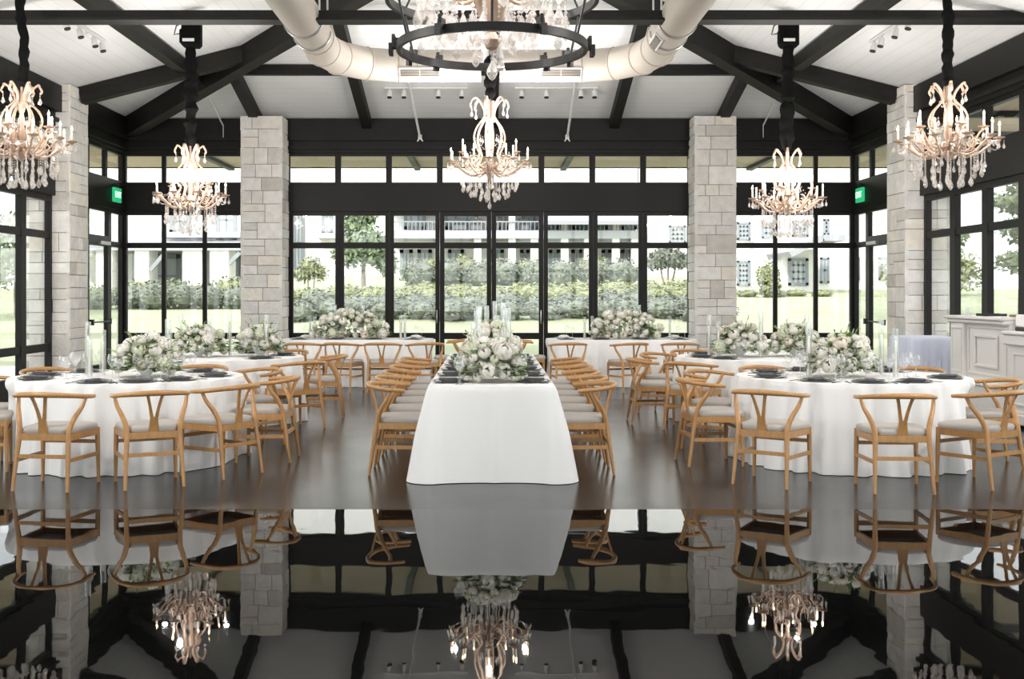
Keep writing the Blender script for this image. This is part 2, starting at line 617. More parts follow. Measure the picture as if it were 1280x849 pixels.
def glazed(kind, P, U, w, z0, z1, vl, hl, fw, dep, label, bottom=None, extra=None):
    """frame bars + one pane mesh. P foot point, U unit direction, vl/hl inner bar centres with widths"""
    cnt = wn if kind == 'window' else dn
    cnt[0] += 1
    U = Vector(U)
    N = Vector((-U.y, U.x, 0))
    P = Vector(P)

    def bx(mb, u0, u1, za, zb, d0, d1):
        vs = []
        for z in (za, zb):
            for d in (d0, d1):
                for u in (u0, u1):
                    q = P + U * u + N * d
                    vs.append((q.x, q.y, z))
        mb.add(vs, [(0, 2, 3, 1), (4, 5, 7, 6), (0, 1, 5, 4), (2, 6, 7, 3), (0, 4, 6, 2), (1, 3, 7, 5)])
    mb = MB()
    h = dep / 2
    b = fw if bottom is None else bottom
    bx(mb, 0, fw, z0, z1, -h, h)
    bx(mb, w - fw, w, z0, z1, -h, h)
    bx(mb, fw, w - fw, z0, z0 + b, -h, h)
    bx(mb, fw, w - fw, z1 - fw, z1, -h, h)
    for u, t in vl:
        bx(mb, u - t / 2, u + t / 2, z0 + b, z1 - fw, -h * .9, h * .9)
    for z, t in hl:
        bx(mb, fw, w - fw, z - t / 2, z + t / 2, -h * .8, h * .8)
    o = struct('%s_%d' % (kind, cnt[0]), mb, M['dark'], label)
    gm = MB()
    bx(gm, fw * .5, w - fw * .5, z0 + b * .5, z1 - fw * .5, -0.003, 0.003)
    gm.obj('pane', M['pane'], o, False)
    return o, bx


ZT0, ZT1, ZD = 3.54, 4.14, 3.05
# rear wall, folding doors: eight leaves
xs = [(361.5 - CX) / F * YW] + [(q - CX) / F * YW for q in (425, 487.2, 549.8, 614.3, 679.3, 741.3, 803.2)] + [(865 - CX) / F * YW]
nth = ['first', 'second', 'third', 'fourth', 'fifth', 'sixth', 'seventh', 'eighth', 'ninth', 'tenth', 'eleventh', 'twelfth', 'thirteenth', 'fourteenth', 'fifteenth']
for i in range(8):
    w = xs[i + 1] - xs[i]
    o, bx = glazed('door', (xs[i] + .003, YW - 0.02, 0), (1, 0, 0), w - .006, 0.03, ZD, [], [(2.415, 0.11), (0.72, 0.12)], 0.078 if i not in (3, 4) else 0.085, 0.07,
                   'black framed glass folding door leaf, %s from the left' % nth[i], 0.2)
    if i % 2 == 0 or i == 3:
        hb = MB()
        hb.tube([(xs[i + 1] - .05, YW - .075, .95), (xs[i + 1] - .05, YW - .09, 1.0), (xs[i + 1] - .05, YW - .09, 1.15), (xs[i + 1] - .05, YW - .075, 1.2)], .009)
        tag(hb.obj('handle', M['steel'], o), 'steel pull handle')
for i in range(8):
    u0 = (359.5 - CX) / F * YW + i * (867 - 359.5) / 8 / F * YW
    u1 = u0 + (867 - 359.5) / 8 / F * YW
    glazed('window', (u0, YW - 0.02, 0), (1, 0, 0), u1 - u0, ZT0, ZT1, [], [], 0.055, 0.07, 'transom window above the folding doors, %s from the left' % nth[i])
# rear bays
xl0, xl1 = XL + 0.03, -4.53
xr0, xr1 = 4.46, XR - 0.03
for a, b_, nm, mul in ((xl0, xl1, 'left', (205.5, 256.5)), (xr0, xr1, 'right', (968.5, 1019))):
    vl = [((q - CX) / F * YW - a, 0.075) for q in mul]
    glazed('window', (a, YW - 0.02, 0), (1, 0, 0), b_ - a, 0.05, ZD, vl, [(2.415, 0.10), (0.72, 0.12)], 0.07, 0.08, 'black framed tall window in the rear %s bay' % nm, 0.2)
    vl = [vl[0]] if nm == 'left' else [vl[1]]
    glazed('window', (a, YW - 0.02, 0), (1, 0, 0), b_ - a, ZT0, ZT1, vl, [], 0.055, 0.08, 'transom window in the rear %s bay' % nm)
# rear lintels and header
struct('wall_rear', MB().box(XL - .1, XR + .1, YW - .1, YW + .1, ZD, ZT0).box(XL - .1, XR + .1, YW - .1, YW + .1, ZT1, ZE + .2)
       .box(XL - .1, XR + .1, YW - .2, YW - .1, 4.36, ZE + .02).box(XL - .1, XR + .1, YW - .16, YW - .1, 4.2, 4.26)
       .box(-3.86, -3.77, YW - .1, YW + .1, 0, ZE).box(3.70, 3.80, YW - .1, YW + .1, 0, ZE)
       .box(XL - .1, XR + .1, YW - .05, YW + .1, 0, .03), M['dark'], 'dark lintel band and header over the rear glass wall')
for x, nm, f in ((XL, 'left', 1), (XR, 'right', -1)):
    struct('wall_' + nm, MB().box(x - .1, x + .1, Y0, YW, ZD, ZT0).box(x - .1, x + .1, Y0, YW, ZT1, ZE + .2)
           .box(min(x, x + f * .2), max(x, x + f * .2), Y0, YW - .2, 4.36, ZE + .02).box(min(x, x + f * .16), max(x, x + f * .16), Y0, YW - .1, 4.2, 4.26)
           .box(x - .06, x + .06, Y0, YW, 0, .05), M['dark'], 'dark lintel band and header over the %s glass wall' % nm)
    # bay beside the rear corner: a glass door then a fixed light
    yd0, yd1 = 19.05, 20.2
    o, bx = glazed('door', (x, yd0, 0), (0, 1, 0), yd1 - yd0, 0.02, 2.47, [], [], 0.11, 0.08, 'black framed glass exit door in the %s bay' % nm, 0.25)
    hb = MB()
    xx = x + f * .09
    hb.tube([(xx, yd0 + .12, 1.02), (xx, yd1 - .12, 1.02)], .014)
    hb.box(xx - .05, xx + .02, yd1 - .16, yd1 - .10, .97, 1.07).box(xx - .05, xx + .02, yd0 + .10, yd0 + .16, .97, 1.07)
    tag(hb.obj('push_bar', M['black'], o), 'black push bar')
    cl = MB()
    cl.box(min(xx - .05 * f, xx), max(xx - .05 * f, xx), yd0 + .55, yd1 - .1, 2.38, 2.44)
    tag(cl.obj('door_closer', M['steel'], o, False), 'grey door closer')
    glazed('window', (x, yd0, 0), (0, 1, 0), yd1 - yd0, 2.47, ZD, [], [], 0.07, 0.08, 'window above the exit door in the %s bay' % nm)
    glazed('window', (x, yd1, 0), (0, 1, 0), YW - yd1 - .06, 0.05, ZD, [], [(2.415, .1)], 0.07, 0.08, 'narrow side window beside the exit door in the %s bay' % nm, 0.2)
    glazed('window', (x, 19.05, 0), (0, 1, 0), 1.95 - .06, ZT0, ZT1, [(0.98, .1)], [], 0.06, 0.08, 'transom window above the exit door in the %s bay' % nm)
    struct('trim_%d' % (30 if f > 0 else 31), MB().box(x - .08, x + .08, 18.3, 19.05, 0, ZE), M['dark'], 'dark panel between pillar and exit door, %s side' % nm)
    # long glass wall towards the camera
    y1 = 17.53
    n = 6
    pit = 1.075
    for k in range(n):
        ya = y1 - (k + 1) * pit
        where = 'first from the pillar' if k == 0 else nth[k] + ' from the pillar'
        glazed('window', (x, ya, 0), (0, 1, 0), pit, 0.05, ZD, [], [(2.43, .11), (0.68, .12)], 0.09, 0.09, 'tall window in the %s glass wall, %s' % (nm, where), 0.24)
        glazed('window', (x, ya, 0), (0, 1, 0), pit, ZT0, ZT1, [], [], 0.07, 0.09, 'transom window in the %s glass wall, %s' % (nm, where))

    ya = y1 - n * pit
    L_ = ya - Y0
    vl = [(L_ - (k + 1) * pit, .16) for k in range(int(L_ / pit))]
    glazed('window', (x, Y0, 0), (0, 1, 0), L_, 0.05, ZD, vl, [(2.43, .11), (0.68, .12)], 0.09, 0.09, 'long run of tall windows in the %s glass wall beside the viewer' % nm, 0.24)
    glazed('window', (x, Y0, 0), (0, 1, 0), L_, ZT0, ZT1, vl, [], 0.07, 0.09, 'long run of transom windows in the %s glass wall beside the viewer' % nm)
bw = MB().box(XL - .1, XR + .1, Y0 - .1, Y0 + .1, ZD, ZT0)
xw = [XL + (XR - XL) * q / 24 for q in range(25)]
top = [(q, ZE + SL * min(q - XL, XR - q) + .2) for q in xw]
vs = [(q, yy, ZT1) for yy in (Y0 - .1, Y0 + .1) for q in xw] + [(q, yy, z) for yy in (Y0 - .1, Y0 + .1) for q, z in top]
fs = []
for q in range(24):
    for o_ in (0, 25):
        fs.append((o_ + q, o_ + q + 1, 50 + o_ + q + 1, 50 + o_ + q))
bw.add(vs, fs)
struct('wall_front', bw, M['dark'], 'dark lintel and gable of the glass wall behind the viewer')
W_ = XR - XL
glazed('window', (XL, Y0, 0), (1, 0, 0), W_, 0.05, ZD, [(W_ * k / 12, .16) for k in range(1, 12)], [(2.43, .11), (0.68, .12)], 0.09, 0.09, 'tall windows of the glass wall behind the viewer', 0.24)
glazed('window', (XL, Y0, 0), (1, 0, 0), W_, ZT0, ZT1, [(W_ * k / 12, .12) for k in range(1, 12)], [], 0.07, 0.09, 'transom windows of the glass wall behind the viewer')

# exit signs on the side walls
def exit_sign(x, f, label):
    t = thing('exit_sign', label, 'sign', (x + f * .105, 20.3, 3.17))
    MB().cham(min(0, f * .05), max(0, f * .05), -.19, .19, 0, .26, .008).obj('housing', M['exit_green'], t, False)
    MB().box(min(0, f * .06), max(0, f * .06), -.05, .05, .26, .34).obj('bracket', M['black'], t, False)
    c = bpy.data.curves.new('exit_text', 'FONT')
    c.body = 'EXIT'
    c.size = 0.16
    c.align_x = 'CENTER'
    c.align_y = 'CENTER'
    c.extrude = 0.002
    tmp = bpy.data.objects.new('exit_text', c)
    me = bpy.data.meshes.new_from_object(tmp)
    bpy.data.objects.remove(tmp)
    o = bpy.data.objects.new('lettering', me)
    COL.objects.link(o)
    o.parent = t
    o.location = (f * .053, 0, .13)
    o.rotation_euler = (PI / 2, 0, PI / 2 if f > 0 else -PI / 2)
    me.materials.clear()
    me.materials.append(M['exit_text'])


exit_sign(XL, 1, 'green exit sign on the dark lintel above the left exit door')
exit_sign(XR, -1, 'green exit sign on the dark lintel above the right exit door')

# soffit outside, all round
sf = MB().box(XL - 3.4, XR + 3.4, YW + .1, YW + 3.7, 4.3, 4.42).box(XL - 3.4, XL - .1, Y0, YW + .1, 4.3, 4.42).box(XR + .1, XR + 3.4, Y0, YW + .1, 4.3, 4.42)
struct('trim_40', sf, M['soffit'], 'timber soffit of the roof overhang outside the glass')
fa = MB().box(XL - 3.5, XR + 3.5, YW + 3.7, YW + 3.78, 4.28, 4.6)
for q in (-5.7, -1.6, 1.6, 5.7):
    fa.box(q - .06, q + .06, YW + .1, YW + 3.7, 4.22, 4.3)
for sgn, xx in ((-1, XL), (1, XR)):
    for q in (-2.7, -.5, 1.7, 3.9, 6.1, 8.3, 10.5, 12.7, 14.9, 17.1, 19.3):
        a, b_ = sorted((xx + sgn * .1, xx + sgn * 3.4))
        fa.box(a, b_, q - .06, q + .06, 4.2, 4.3)
struct('trim_41', fa, M['dark'], 'dark fascia and soffit ribs of the roof overhang')


# ------------------------------------------------------------------ air ducts
def duct(f, label):
    t = thing('air_duct', label, 'duct', (0, 0, 4.87))
    r0 = 0.235
    px = f * 2.28
    pts = [(px, 10.2, 0), (px, 14.6, 0)]
    c = (f * (2.28 - .95), 15.25)
    n = 3
    for k in range(n + 1):
        a = k / n * PI / 2
        pts.append((c[0] + f * .95 * math.cos(a), c[1] + .95 * math.sin(a) * 1.2, -.02))
    pts.append((f * .14, 16.39, -.02))
    body = MB()
    # straight mitred segments, each its own short cylinder run
    body.tube(pts, r0, 20)
    body.obj('duct_body', M['duct'], t, True, 25)
    for k in list(range(1, len(pts) - 1, 1)):
        a, b_ = Vector(pts[k - 1]), Vector(pts[k + 1])
        d = (b_ - a).normalized()
        p = Vector(pts[k])
        ring = []
        u = Vector((0, 0, 1))
        v = d.cross(u)
        for q in range(20):
            ring.append(p + u * math.cos(q / 20 * 2 * PI) * (r0 + .002) + v * math.sin(q / 20 * 2 * PI) * (r0 + .002))
        MB().tube(ring, .012, 6, closed=True).obj('seam_band', M['duct_seam'], t)
    for x in (.7, 1.05):
        ring = [(f * x, 16.39 + math.cos(q / 20 * 2 * PI) * (r0 + .004), -.02 + math.sin(q / 20 * 2 * PI) * (r0 + .004)) for q in range(20)]
        MB().tube(ring, .008, 6, closed=True).obj('seam_band', M['duct_seam'], t)

    def grille(p, n, lu, w, h):
        n, lu = Vector(n).normalized(), Vector(lu).normalized()
        v = n.cross(lu)
        fr, sl = MB(), MB()
        P = Vector(p)
        fr.beam(P - lu * w / 2, P + lu * w / 2, .03, h, up=v)
        sl.beam(P - lu * (w / 2 - .02) + n * .012, P + lu * (w / 2 - .02) + n * .012, .02, h - .04, up=v)
        o = fr.obj('vent_frame', M['white_metal'], t, False)
        sl.obj('vent_opening', M['grille'], o, False)
        sb = MB()
        for k in range(5):
            z = -h / 2 + .03 + k * (h - .06) / 4
            sb.beam(P - lu * (w / 2 - .02) + n * .024 + v * z, P + lu * (w / 2 - .02) + n * .024 + v * z, .008, .006, up=v)
        sb.beam(P + n * .024 - v * (h / 2 - .02), P + n * .024 + v * (h / 2 - .02), .01, .012, up=lu)
        sb.obj('vent_slat', M['duct_seam'], o, False)
    dn_ = Vector((0, -.82, -.57))
    P = Vector((f * 1.02, 16.39, -.02)) + dn_.normalized() * (r0 + .004)
    grille(P, dn_, (1, 0, 0), .6, .15)
    if f > 0:
        dd = Vector((-.75, 0, -.66)).normalized()
        grille(Vector((px, 14.2, 0)) + dd * (r0 + .004), dd, (0, 1, 0), .55, .14)
    for y in (13.62, 14.3):
        hg = MB()
        for s_ in (-.2, .2):
            z = zside(px) if y < 15 else zrear(y)
            hg.tube([(px + s_, y, .1), (px + s_, y, z - 4.87)], .012, 6)
        hg.tube([(px + math.cos(q / 12 * PI) * (r0 + .01), y, -math.sin(q / 12 * PI) * (r0 + .01)) for q in range(13)], .012, 6)
        hg.obj('hanger', M['steel'], t)


duct(-1, 'cream round air duct curving along the ceiling, left half')
duct(1, 'cream round air duct curving along the ceiling, right half')


# ------------------------------------------------------------------ track lights
def track(P0, P1, spots, up, label, heads_down=(0, -.25, -1)):
    t = thing('track_light', label, 'track light', P0)
    P0, P1 = Vector(P0), Vector(P1)
    MB().beam((0, 0, 0), P1 - P0, .035, .03).obj('track', M['white_metal'], t, False)
    hd = Vector(heads_down).normalized()
    for s_ in spots:
        p = (P1 - P0) * s_ + Vector((0, 0, -.02))
        b = MB()
        b.tube([p, p + Vector((0, 0, -.04))], .012, 6)
        q = p + Vector((0, 0, -.04))
        b.tube([q, q + hd * .11], [.035, .045], 12)
        o = b.obj('lamp_head', M['white_metal'], t)
        MB().tube([q + hd * .105, q + hd * .125], [.042, .042], 12).obj('lens', M['grille'], o)


yt = 19.5
def tr(x0, x1, heads, label):
    a = Vector(((x0 - CX) / F * yt, yt, zrear(yt) - .03))
    b = Vector(((x1 - CX) / F * yt, yt, zrear(yt) - .03))
    track(a, b, [(q - x0) / (x1 - x0) for q in heads], None, label)


tr(481, 584, (487, 505, 548, 577), 'white track with four black-faced spotlights, left of the centre chandelier')
tr(644, 747, (652, 683, 726, 743), 'white track with four black-faced spotlights, right of the centre chandelier')
for f, nm in ((-1, 'left'), (1, 'right')):
    xa = (XL + 1.45) if f < 0 else (XR - 1.45)
    track((xa, 14.15, zside(xa) - .035), (xa, 15.85, zside(xa) - .035), (.12, .4, .72, .9), None, 'white track with four spotlights on the %s ceiling slope' % nm, (-f * .3, -.1, -1))
# sprinkler pipes on the rear slope
for x0, y0p, x1, y1p, nm in ((511, 108, 525, 172, 'left of the centre chandelier'), (719, 108, 709, 172, 'right of the centre chandelier')):
    b = MB()
    a = PX(x0, y0p, 19.3)
    a.z = zrear(19.3) - .03
    c = PX(x1, y1p, 20.7)
    b.tube([a, c], .022, 8)
    b.tube([c, c + Vector((-.05, 0, -.07))], .014, 6).tube([c, c + Vector((.05, 0, -.07))], .014, 6).box(c.x - .035, c.x + .035, c.y - .03, c.y + .03, c.z - .03, c.z + .05)
    tag(b.obj('brace_rod', M['white_metal']), 'white brace rod from the ceiling to the dark header, ' + nm, 'brace')
for x0, y0p, x1, y1p, nm in ((262, 128, 279, 157, 'near the rear left chandelier'), (970, 128, 954, 157, 'near the rear right chandelier')):
    a = PX(x0, y0p, 20.0)
    a.z = zrear(20.0) - .02
    c = PX(x1, y1p, 20.75)
    b = MB().tube([a, c], .014, 6).tube([c, c + Vector((0, 0, -.22))], .008, 6)
    tag(b.obj('brace_rod', M['white_metal']), 'thin white rod under the ceiling ' + nm, 'brace')


# ------------------------------------------------------------------ chandeliers
def drop_mesh(n=6):
    """faceted pear-shaped pendant hung on two small beads; origin at its hook"""
    b = MB()
    b.lathe([(.0, 0), (.006, -.006), (.0, -.012)], 6)
    b.lathe([(.0, -.012), (.009, -.021), (.0, -.03)], 6)
    b.lathe([(.0, -.03), (.006, -.045), (.017, -.075), (.019, -.088), (.010, -.104), (.0, -.112)], n)
    return b.mesh('crystal_drop', False)


def chain_mesh(nb):
    b = MB()
    for k in range(nb):
        b.lathe([(.0, -k * .022), (.008, -k * .022 - .011), (.0, -k * .022 - .022)], 6)
    z = -nb * .022
    b.lathe([(.0, z), (.007, z - .02), (.021, z - .055), (.022, z - .07), (.011, z - .09), (.0, z - .098)], 6)
    return b.mesh('crystal_drop', False)


DROP = drop_mesh()
CHAIN = chain_mesh(5)
LONG = chain_mesh(9)
for d in (DROP, CHAIN, LONG):
    d.materials.append(M['crystal'])


def link_mesh(name, me, parent, loc, rz=0, sc=1):
    o = bpy.data.objects.new(name, me)
    COL.objects.link(o)
    o.parent = parent
    o.location = loc
    o.rotation_euler = (0, 0, rz)
    o.scale = (sc,) * 3
    return o


def arm_mesh(r, n_z):
    """S-curved glass arm ending in a scalloped drip dish with a candle socket; hub end at r=.06"""
    b = MB()
    pts, rad = [], []
    N = 14
    for k in range(N + 1):
        u = k / N
        x = .05 + (r - .05) * u
        z = -.13 * math.sin(PI * min(1, u * 1.15)) * (1 - .35 * u) + n_z * u ** 2.2
        pts.append((x, 0, z))
        rad.append(.017 - .006 * u)
    b.tube(pts, rad, 8)
    # scroll rising from the arm
    sc = []
    for k in range(12):
        a = k / 11 * 1.5 * PI
        rr = .075 * (1 - .06 * k)
        sc.append((.05 + (r - .05) * .52 + rr * math.cos(a + PI), 0, n_z * .25 + .02 + rr * math.sin(a + PI) * 1.1))
    b.tube(sc, .008, 6)
    b.lathe([(.014, -.03), (.02, -.012), (.055, .0), (.062, .012), (.05, .010), (.016, .006), (.016, .03)], 12, (r, 0, n_z + .01))
    return b.mesh('arm')


CHAND = {}


def bulb_lights(t, r, z, watts, omni, n=5):
    O = bpy.data.lights.new('bulb_glow', 'POINT')
    O.energy = omni / 3
    O.color = (1, .975, .95)
    O.shadow_soft_size = .03
    for k in range(3):
        a = 2 * PI * (k + .1) / 3
        lo = bpy.data.objects.new('bulb_glow', O)
        COL.objects.link(lo)
        lo.parent = t
        lo.location = (r * 1.15 * math.cos(a), r * 1.15 * math.sin(a), z + .02)
    L = bpy.data.lights.new('bulb_light', 'SPOT')
    L.spot_size = math.radians(165)
    L.spot_blend = 1.0
    L.energy = watts / n
    L.color = (1, .975, .95)
    L.shadow_soft_size = .03
    for k in range(n):
        a = 2 * PI * (k + .3) / n
        lo = bpy.data.objects.new('bulb_light', L)
        COL.objects.link(lo)
        lo.parent = t
        lo.location = (r * math.cos(a), r * math.sin(a), z)
        lo.rotation_euler = (PI, 0, 0)


def chandelier(key, P, Rr, Ht, label, n_arm=10, tiers=True, power=14, crown=.26, omni=90):
    """P: the lowest tip; Rr outer radius; Ht height from tip to crown"""
    t = thing('chandelier', label, 'chandelier', P, 0.3, 'candle-arm crystal chandeliers')
    Zc = Ht * .37          # height of the arm hub above the tip
    b = MB()
    b.lathe([(.0, Zc - .16), (.02, Zc - .15), (.05, Zc - .10), (.075, Zc - .06), (.06, Zc - .03), (.09, Zc), (.06, Zc + .04), (.03, Zc + .08), (.05, Zc + .16), (.028, Zc + .24),
             (.04, Ht * .62), (.022, Ht * .7), (.045, Ht * .76), (.06, Ht * .80), (.03, Ht * .84), (.018, Ht * .9), (.012, Ht)], 14)
    b.obj('stem', M['frame'], t)
    # lyre-shaped cage ribs, ending in curled crown plumes
    nr = 6
    for k in range(nr):
        a = 2 * PI * k / nr
        prof = [(.10, Zc + .0), (.20, Zc + .06), (.17, Zc + .14), (.155, Zc + .20), (.21, Ht * .57), (.235, Ht * .64), (.20, Ht * .72), (.12, Ht * .79), (.075, Ht * .83),
                (.085, Ht * .89), (.14, Ht * .955), (.20, Ht * .99), (crown, Ht * .975), (crown + .03, Ht * .93), (crown + .01, Ht * .90)]
        s = Rr / .65
        pts = [(q * s, 0, z) for q, z in prof]
        # refine by Catmull-Rom
        fine = []
        for i in range(len(pts) - 1):
            p0, p1, p2, p3 = (Vector(pts[max(i - 1, 0)]), Vector(pts[i]), Vector(pts[i + 1]), Vector(pts[min(i + 2, len(pts) - 1)]))
            for h in (0, .33, .66):
                fine.append(.5 * ((2 * p1) + (p2 - p0) * h + (2 * p0 - 5 * p1 + 4 * p2 - p3) * h * h + (3 * p1 - 3 * p2 + p3 - p0) * h ** 3))
        fine.append(Vector(pts[-1]))
        if 'rib' + key not in CHAND:
            CHAND['rib' + key] = MB().tube(fine, .0125, 6, flat=1.5).mesh('cage_rib')
            CHAND['rib' + key].materials.append(M['frame'])
        link_mesh('cage_rib', CHAND['rib' + key], t, (0, 0, 0), a)
        tip = fine[-1]
        ca, sa = math.cos(a), math.sin(a)
        link_mesh('crystal_drop', DROP, t, (tip.x * ca, tip.x * sa, tip.z), 0, 1.15)
        mid = fine[len(fine) // 3 + 2]
        link_mesh('crystal_drop', DROP, t, (mid.x * ca * .6, mid.x * sa * .6, mid.z), 0, 1.0)
    # bead strings inside the cage
    for lev, rr, sag in ((Ht * .82, .10, .05), (Ht * .63, .21, .12), (Zc + .08, .19, .05)):
        rr *= Rr / .65
        fs = MB()
        for k in range(nr):
            a0, a1 = 2 * PI * k / nr, 2 * PI * (k + 1) / nr
            for j in range(11):
                u = j / 10
                a = a0 + (a1 - a0) * u
                z = lev - sag * math.sin(PI * u)
                fs.lathe([(.0, .011), (.0095, 0), (.0, -.011)], 5, (rr * math.cos(a), rr * math.sin(a), z))
        fs.obj('bead_string', M['crystal'], t)
    # arms, outer ring and a shorter upper tier
    for tier in range(2 if tiers else 1):
        n = n_arm if tier == 0 else max(4, n_arm // 2)
        rr = Rr - .07 if tier == 0 else Rr * .62
        nz = .07 if tier == 0 else .16
        zz = Zc if tier == 0 else Zc + .04
        kk = 'arm%s%d' % (key, tier)
        if kk not in CHAND:
            CHAND[kk] = arm_mesh(rr, nz)
            CHAND[kk].materials.append(M['frame'])
            c = MB().lathe([(.013, 0), (.0125, .105), (.004, .108)], 8).mesh('candle')
            c.materials.append(M['wax'])
            CHAND['candle'] = c
            fl = MB().lathe([(.0, 0), (.009, .012), (.010, .022), (.005, .042), (.0, .060)], 8).mesh('bulb')
            fl.materials.append(M['flame'])
            CHAND['bulb'] = fl
        for k in range(n):
            a = 2 * PI * (k + .5 * tier) / n
            ao = link_mesh('arm', CHAND[kk], t, (0, 0, zz), a)
            co = link_mesh('candle', CHAND['candle'], ao, (rr, 0, nz + .035))
            link_mesh('bulb', CHAND['bulb'], ao, (rr, 0, nz + .142))
            for j, (fr, da) in enumerate(((1.0, .0), (.985, .075), (.985, -.075), (.72, .09), (.72, -.09))):
                if tier and j > 2:
                    continue
                r2 = (rr + .045) * fr if j == 0 else rr * fr
                zb = zz + (nz if fr > .9 else -.05) - .005
                link_mesh('crystal_drop', DROP if j < 3 else CHAIN, t, (r2 * math.cos(a + da), r2 * math.sin(a + da), zb), a, .95)
    # bead swags from arm end to arm end, and from the cage out to the arms
    sw, sw2 = MB(), MB()
    rr0 = Rr - .07
    for k in range(n_arm):
        a0, a1 = 2 * PI * k / n_arm, 2 * PI * (k + 1) / n_arm
        for j in range(1, 12):
            u = j / 12
            a = a0 + (a1 - a0) * u
            sw.lathe([(.0, .010), (.009, 0), (.0, -.010)], 5, (rr0 * math.cos(a), rr0 * math.sin(a), Zc + .07 - .10 * math.sin(PI * u)))
            r3 = .2 * Rr / .65 + (rr0 - .2 * Rr / .65) * u
            z3 = Ht * .60 + (Zc + .11 - Ht * .60) * u - .12 * math.sin(PI * u)
            sw2.lathe([(.0, .010), (.009, 0), (.0, -.010)], 5, (r3 * math.cos(a0), r3 * math.sin(a0), z3))
    sw.obj('bead_string', M['crystal'], t)
    sw2.obj('bead_string', M['crystal'], t)
    # hanging curtain under the hub, longer to the middle, and the tip ball
    for ring, (rr, n, me, z) in enumerate(((.36, 14, CHAIN, Zc - .07), (.25, 10, LONG, Zc - .06), (.13, 7, LONG, Zc - .10))):
        for k in range(n):
            a = 2 * PI * (k + .37 * ring) / n
            link_mesh('crystal_drop', me, t, (rr * Rr / .6 * math.cos(a), rr * Rr / .6 * math.sin(a), z + R.uniform(-.02, .02)), a, 1.25)
    MB().lathe([(.0, 0), (.022, .02), (.032, .045), (.014, .09), (.006, .11), (.012, .13), (.006, .15), (.012, .17), (.006, .19), (.014, .215), (.008, .24), (.006, Zc - .15)], 8).obj('finial_drop', M['crystal'], t, False)
    bulb_lights(t, Rr * .8, Zc + .34, power, omni)
    return t


def cord(x, y, z0, z1, w, label, seed, hoist=None):
    """ruffled black fabric sleeve over a hanging cable"""
    rr = random.Random(seed)
    b = MB()
    n = max(10, int((z1 - z0) / .05))
    pts, rad = [], []
    dx = dy = 0.0
    for k in range(n + 1):
        z = z0 + (z1 - z0) * k / n
        dx = dx * .8 + rr.uniform(-.012, .012)
        dy = dy * .8 + rr.uniform(-.012, .012)
        q = .15 if k in (0, n) else 1
        pts.append((dx * q, dy * q, z - z0))
        rad.append(w * (.5 if k in (0, n) else rr.uniform(.75, 1.25)))
    b.tube(pts, rad, 10)
    t = thing('hanging_cord', label, 'cord', (x, y, z0))
    b.obj('fabric_sleeve', M['velvet'], t)
    MB().tube([(0, 0, z1 - z0 - .05), (0, 0, max(.1, hoist if hoist else z1 - z0 + .02))], .012, 6).obj('cable', M['black'], t)
    return t


def hoist(x, y, z, label, ztop):
    t = thing('chain_hoist', label, 'hoist', (x, y, z))
    MB().cham(-.11, .15, -.1, .1, 0, .38, .035).cham(-.13, -.06, -.11, .05, .04, .25, .02).obj('motor_body', M['velvet'], t, False)
    MB().box(-.08, .08, -.115, -.1, .07, .11).obj('name_plate', M['white_metal'], t, False)
    w = MB()
    for dx, sp in ((-.08, -.17), (-.03, -.07), (.02, .03), (.07, .12), (.11, .2)):
        w.tube([(dx, 0, .36), ((dx + sp) / 2, 0, .36 + (ztop - z - .36) * .5), (sp, 0, ztop - z)], .016, 6)
    w.tube([(-.12, -.02, .2), (-.22, -.02, .18), (-.19, -.02, .3), (-.1, 0, .36)], .01, 6)
    w.obj('sling', M['black'], t)
    return t


# centre, rear pair, front pair
pc = PX(612, 262, 16.0)
chandelier('c', pc, .64, 1.60, 'crystal candle chandelier hanging in the middle above the long table', 10, True, 400, .26, 100)
cord(pc.x, pc.y, pc.z + 1.58, 4.9, .075, 'black ruffled fabric cord holding the middle chandelier', 11, zrear(16.0) - pc.z - 1.6)
for px, top, tip, nm, sd in ((238, 181, 292, 'left', 1), (984, 186, 297, 'right', 2)):
    p = PX(px, tip, 15.5)
    ht = (tip - top) / F * 15.5
    chandelier('r', p, .545, ht, 'crystal candle chandelier hanging low in front of the rear %s bay' % nm, 9, True, 30, .22, 85)
    zt = H + (CY - 60) / F * 15.5
    cord(p.x, p.y, p.z + ht - .02, zt + .03, .085, 'black ruffled fabric cord above the rear %s chandelier' % nm, 20 + sd)
    hoist(p.x, p.y, zt, 'black chain hoist with slings above the rear %s chandelier' % nm, zside(abs(p.x) + .25) - .02)
for px, top, tip, nm, sd in ((27, 104, 232, 'left', 3), (1185, 103, 232, 'right', 4)):
    p = PX(px, tip, 12.6)
    ht = (tip - top) / F * 12.6
    chand_front = chandelier('f', p, .60, ht, 'large crystal candle chandelier at the %s, in front of the stone pillar' % nm, 10, True, 16, .2, 55)
    cord(p.x, p.y, p.z + ht - .04, zside(p.x) - .0, .06, 'black fabric cord holding the front %s chandelier' % nm, 30 + sd, zside(p.x) - p.z - ht + .03)


# two unseen copies of the front chandelier, added to brighten tables, pillars and ceiling
for sx, nm in ((-1, 'left'), (1, 'right')):
    c = copy_tree(chand_front)
    c.location = (sx * 5.6, 6.4, 2.95)
    for ch in c.children:
        if ch.type == 'LIGHT':
            ch.data = ch.data.copy()
            ch.data.energy *= 7.0 if ch.data.type == 'POINT' else .3
    c['label'] = 'added unseen crystal candle chandelier nearer than the front pair, %s side' % nm
    zt = zside(sx * 5.6)
    cord(sx * 5.6, 6.4, 4.05, zt, .06, 'black fabric cord of the added unseen %s chandelier' % nm, 50 + sx, zt - 4.02)


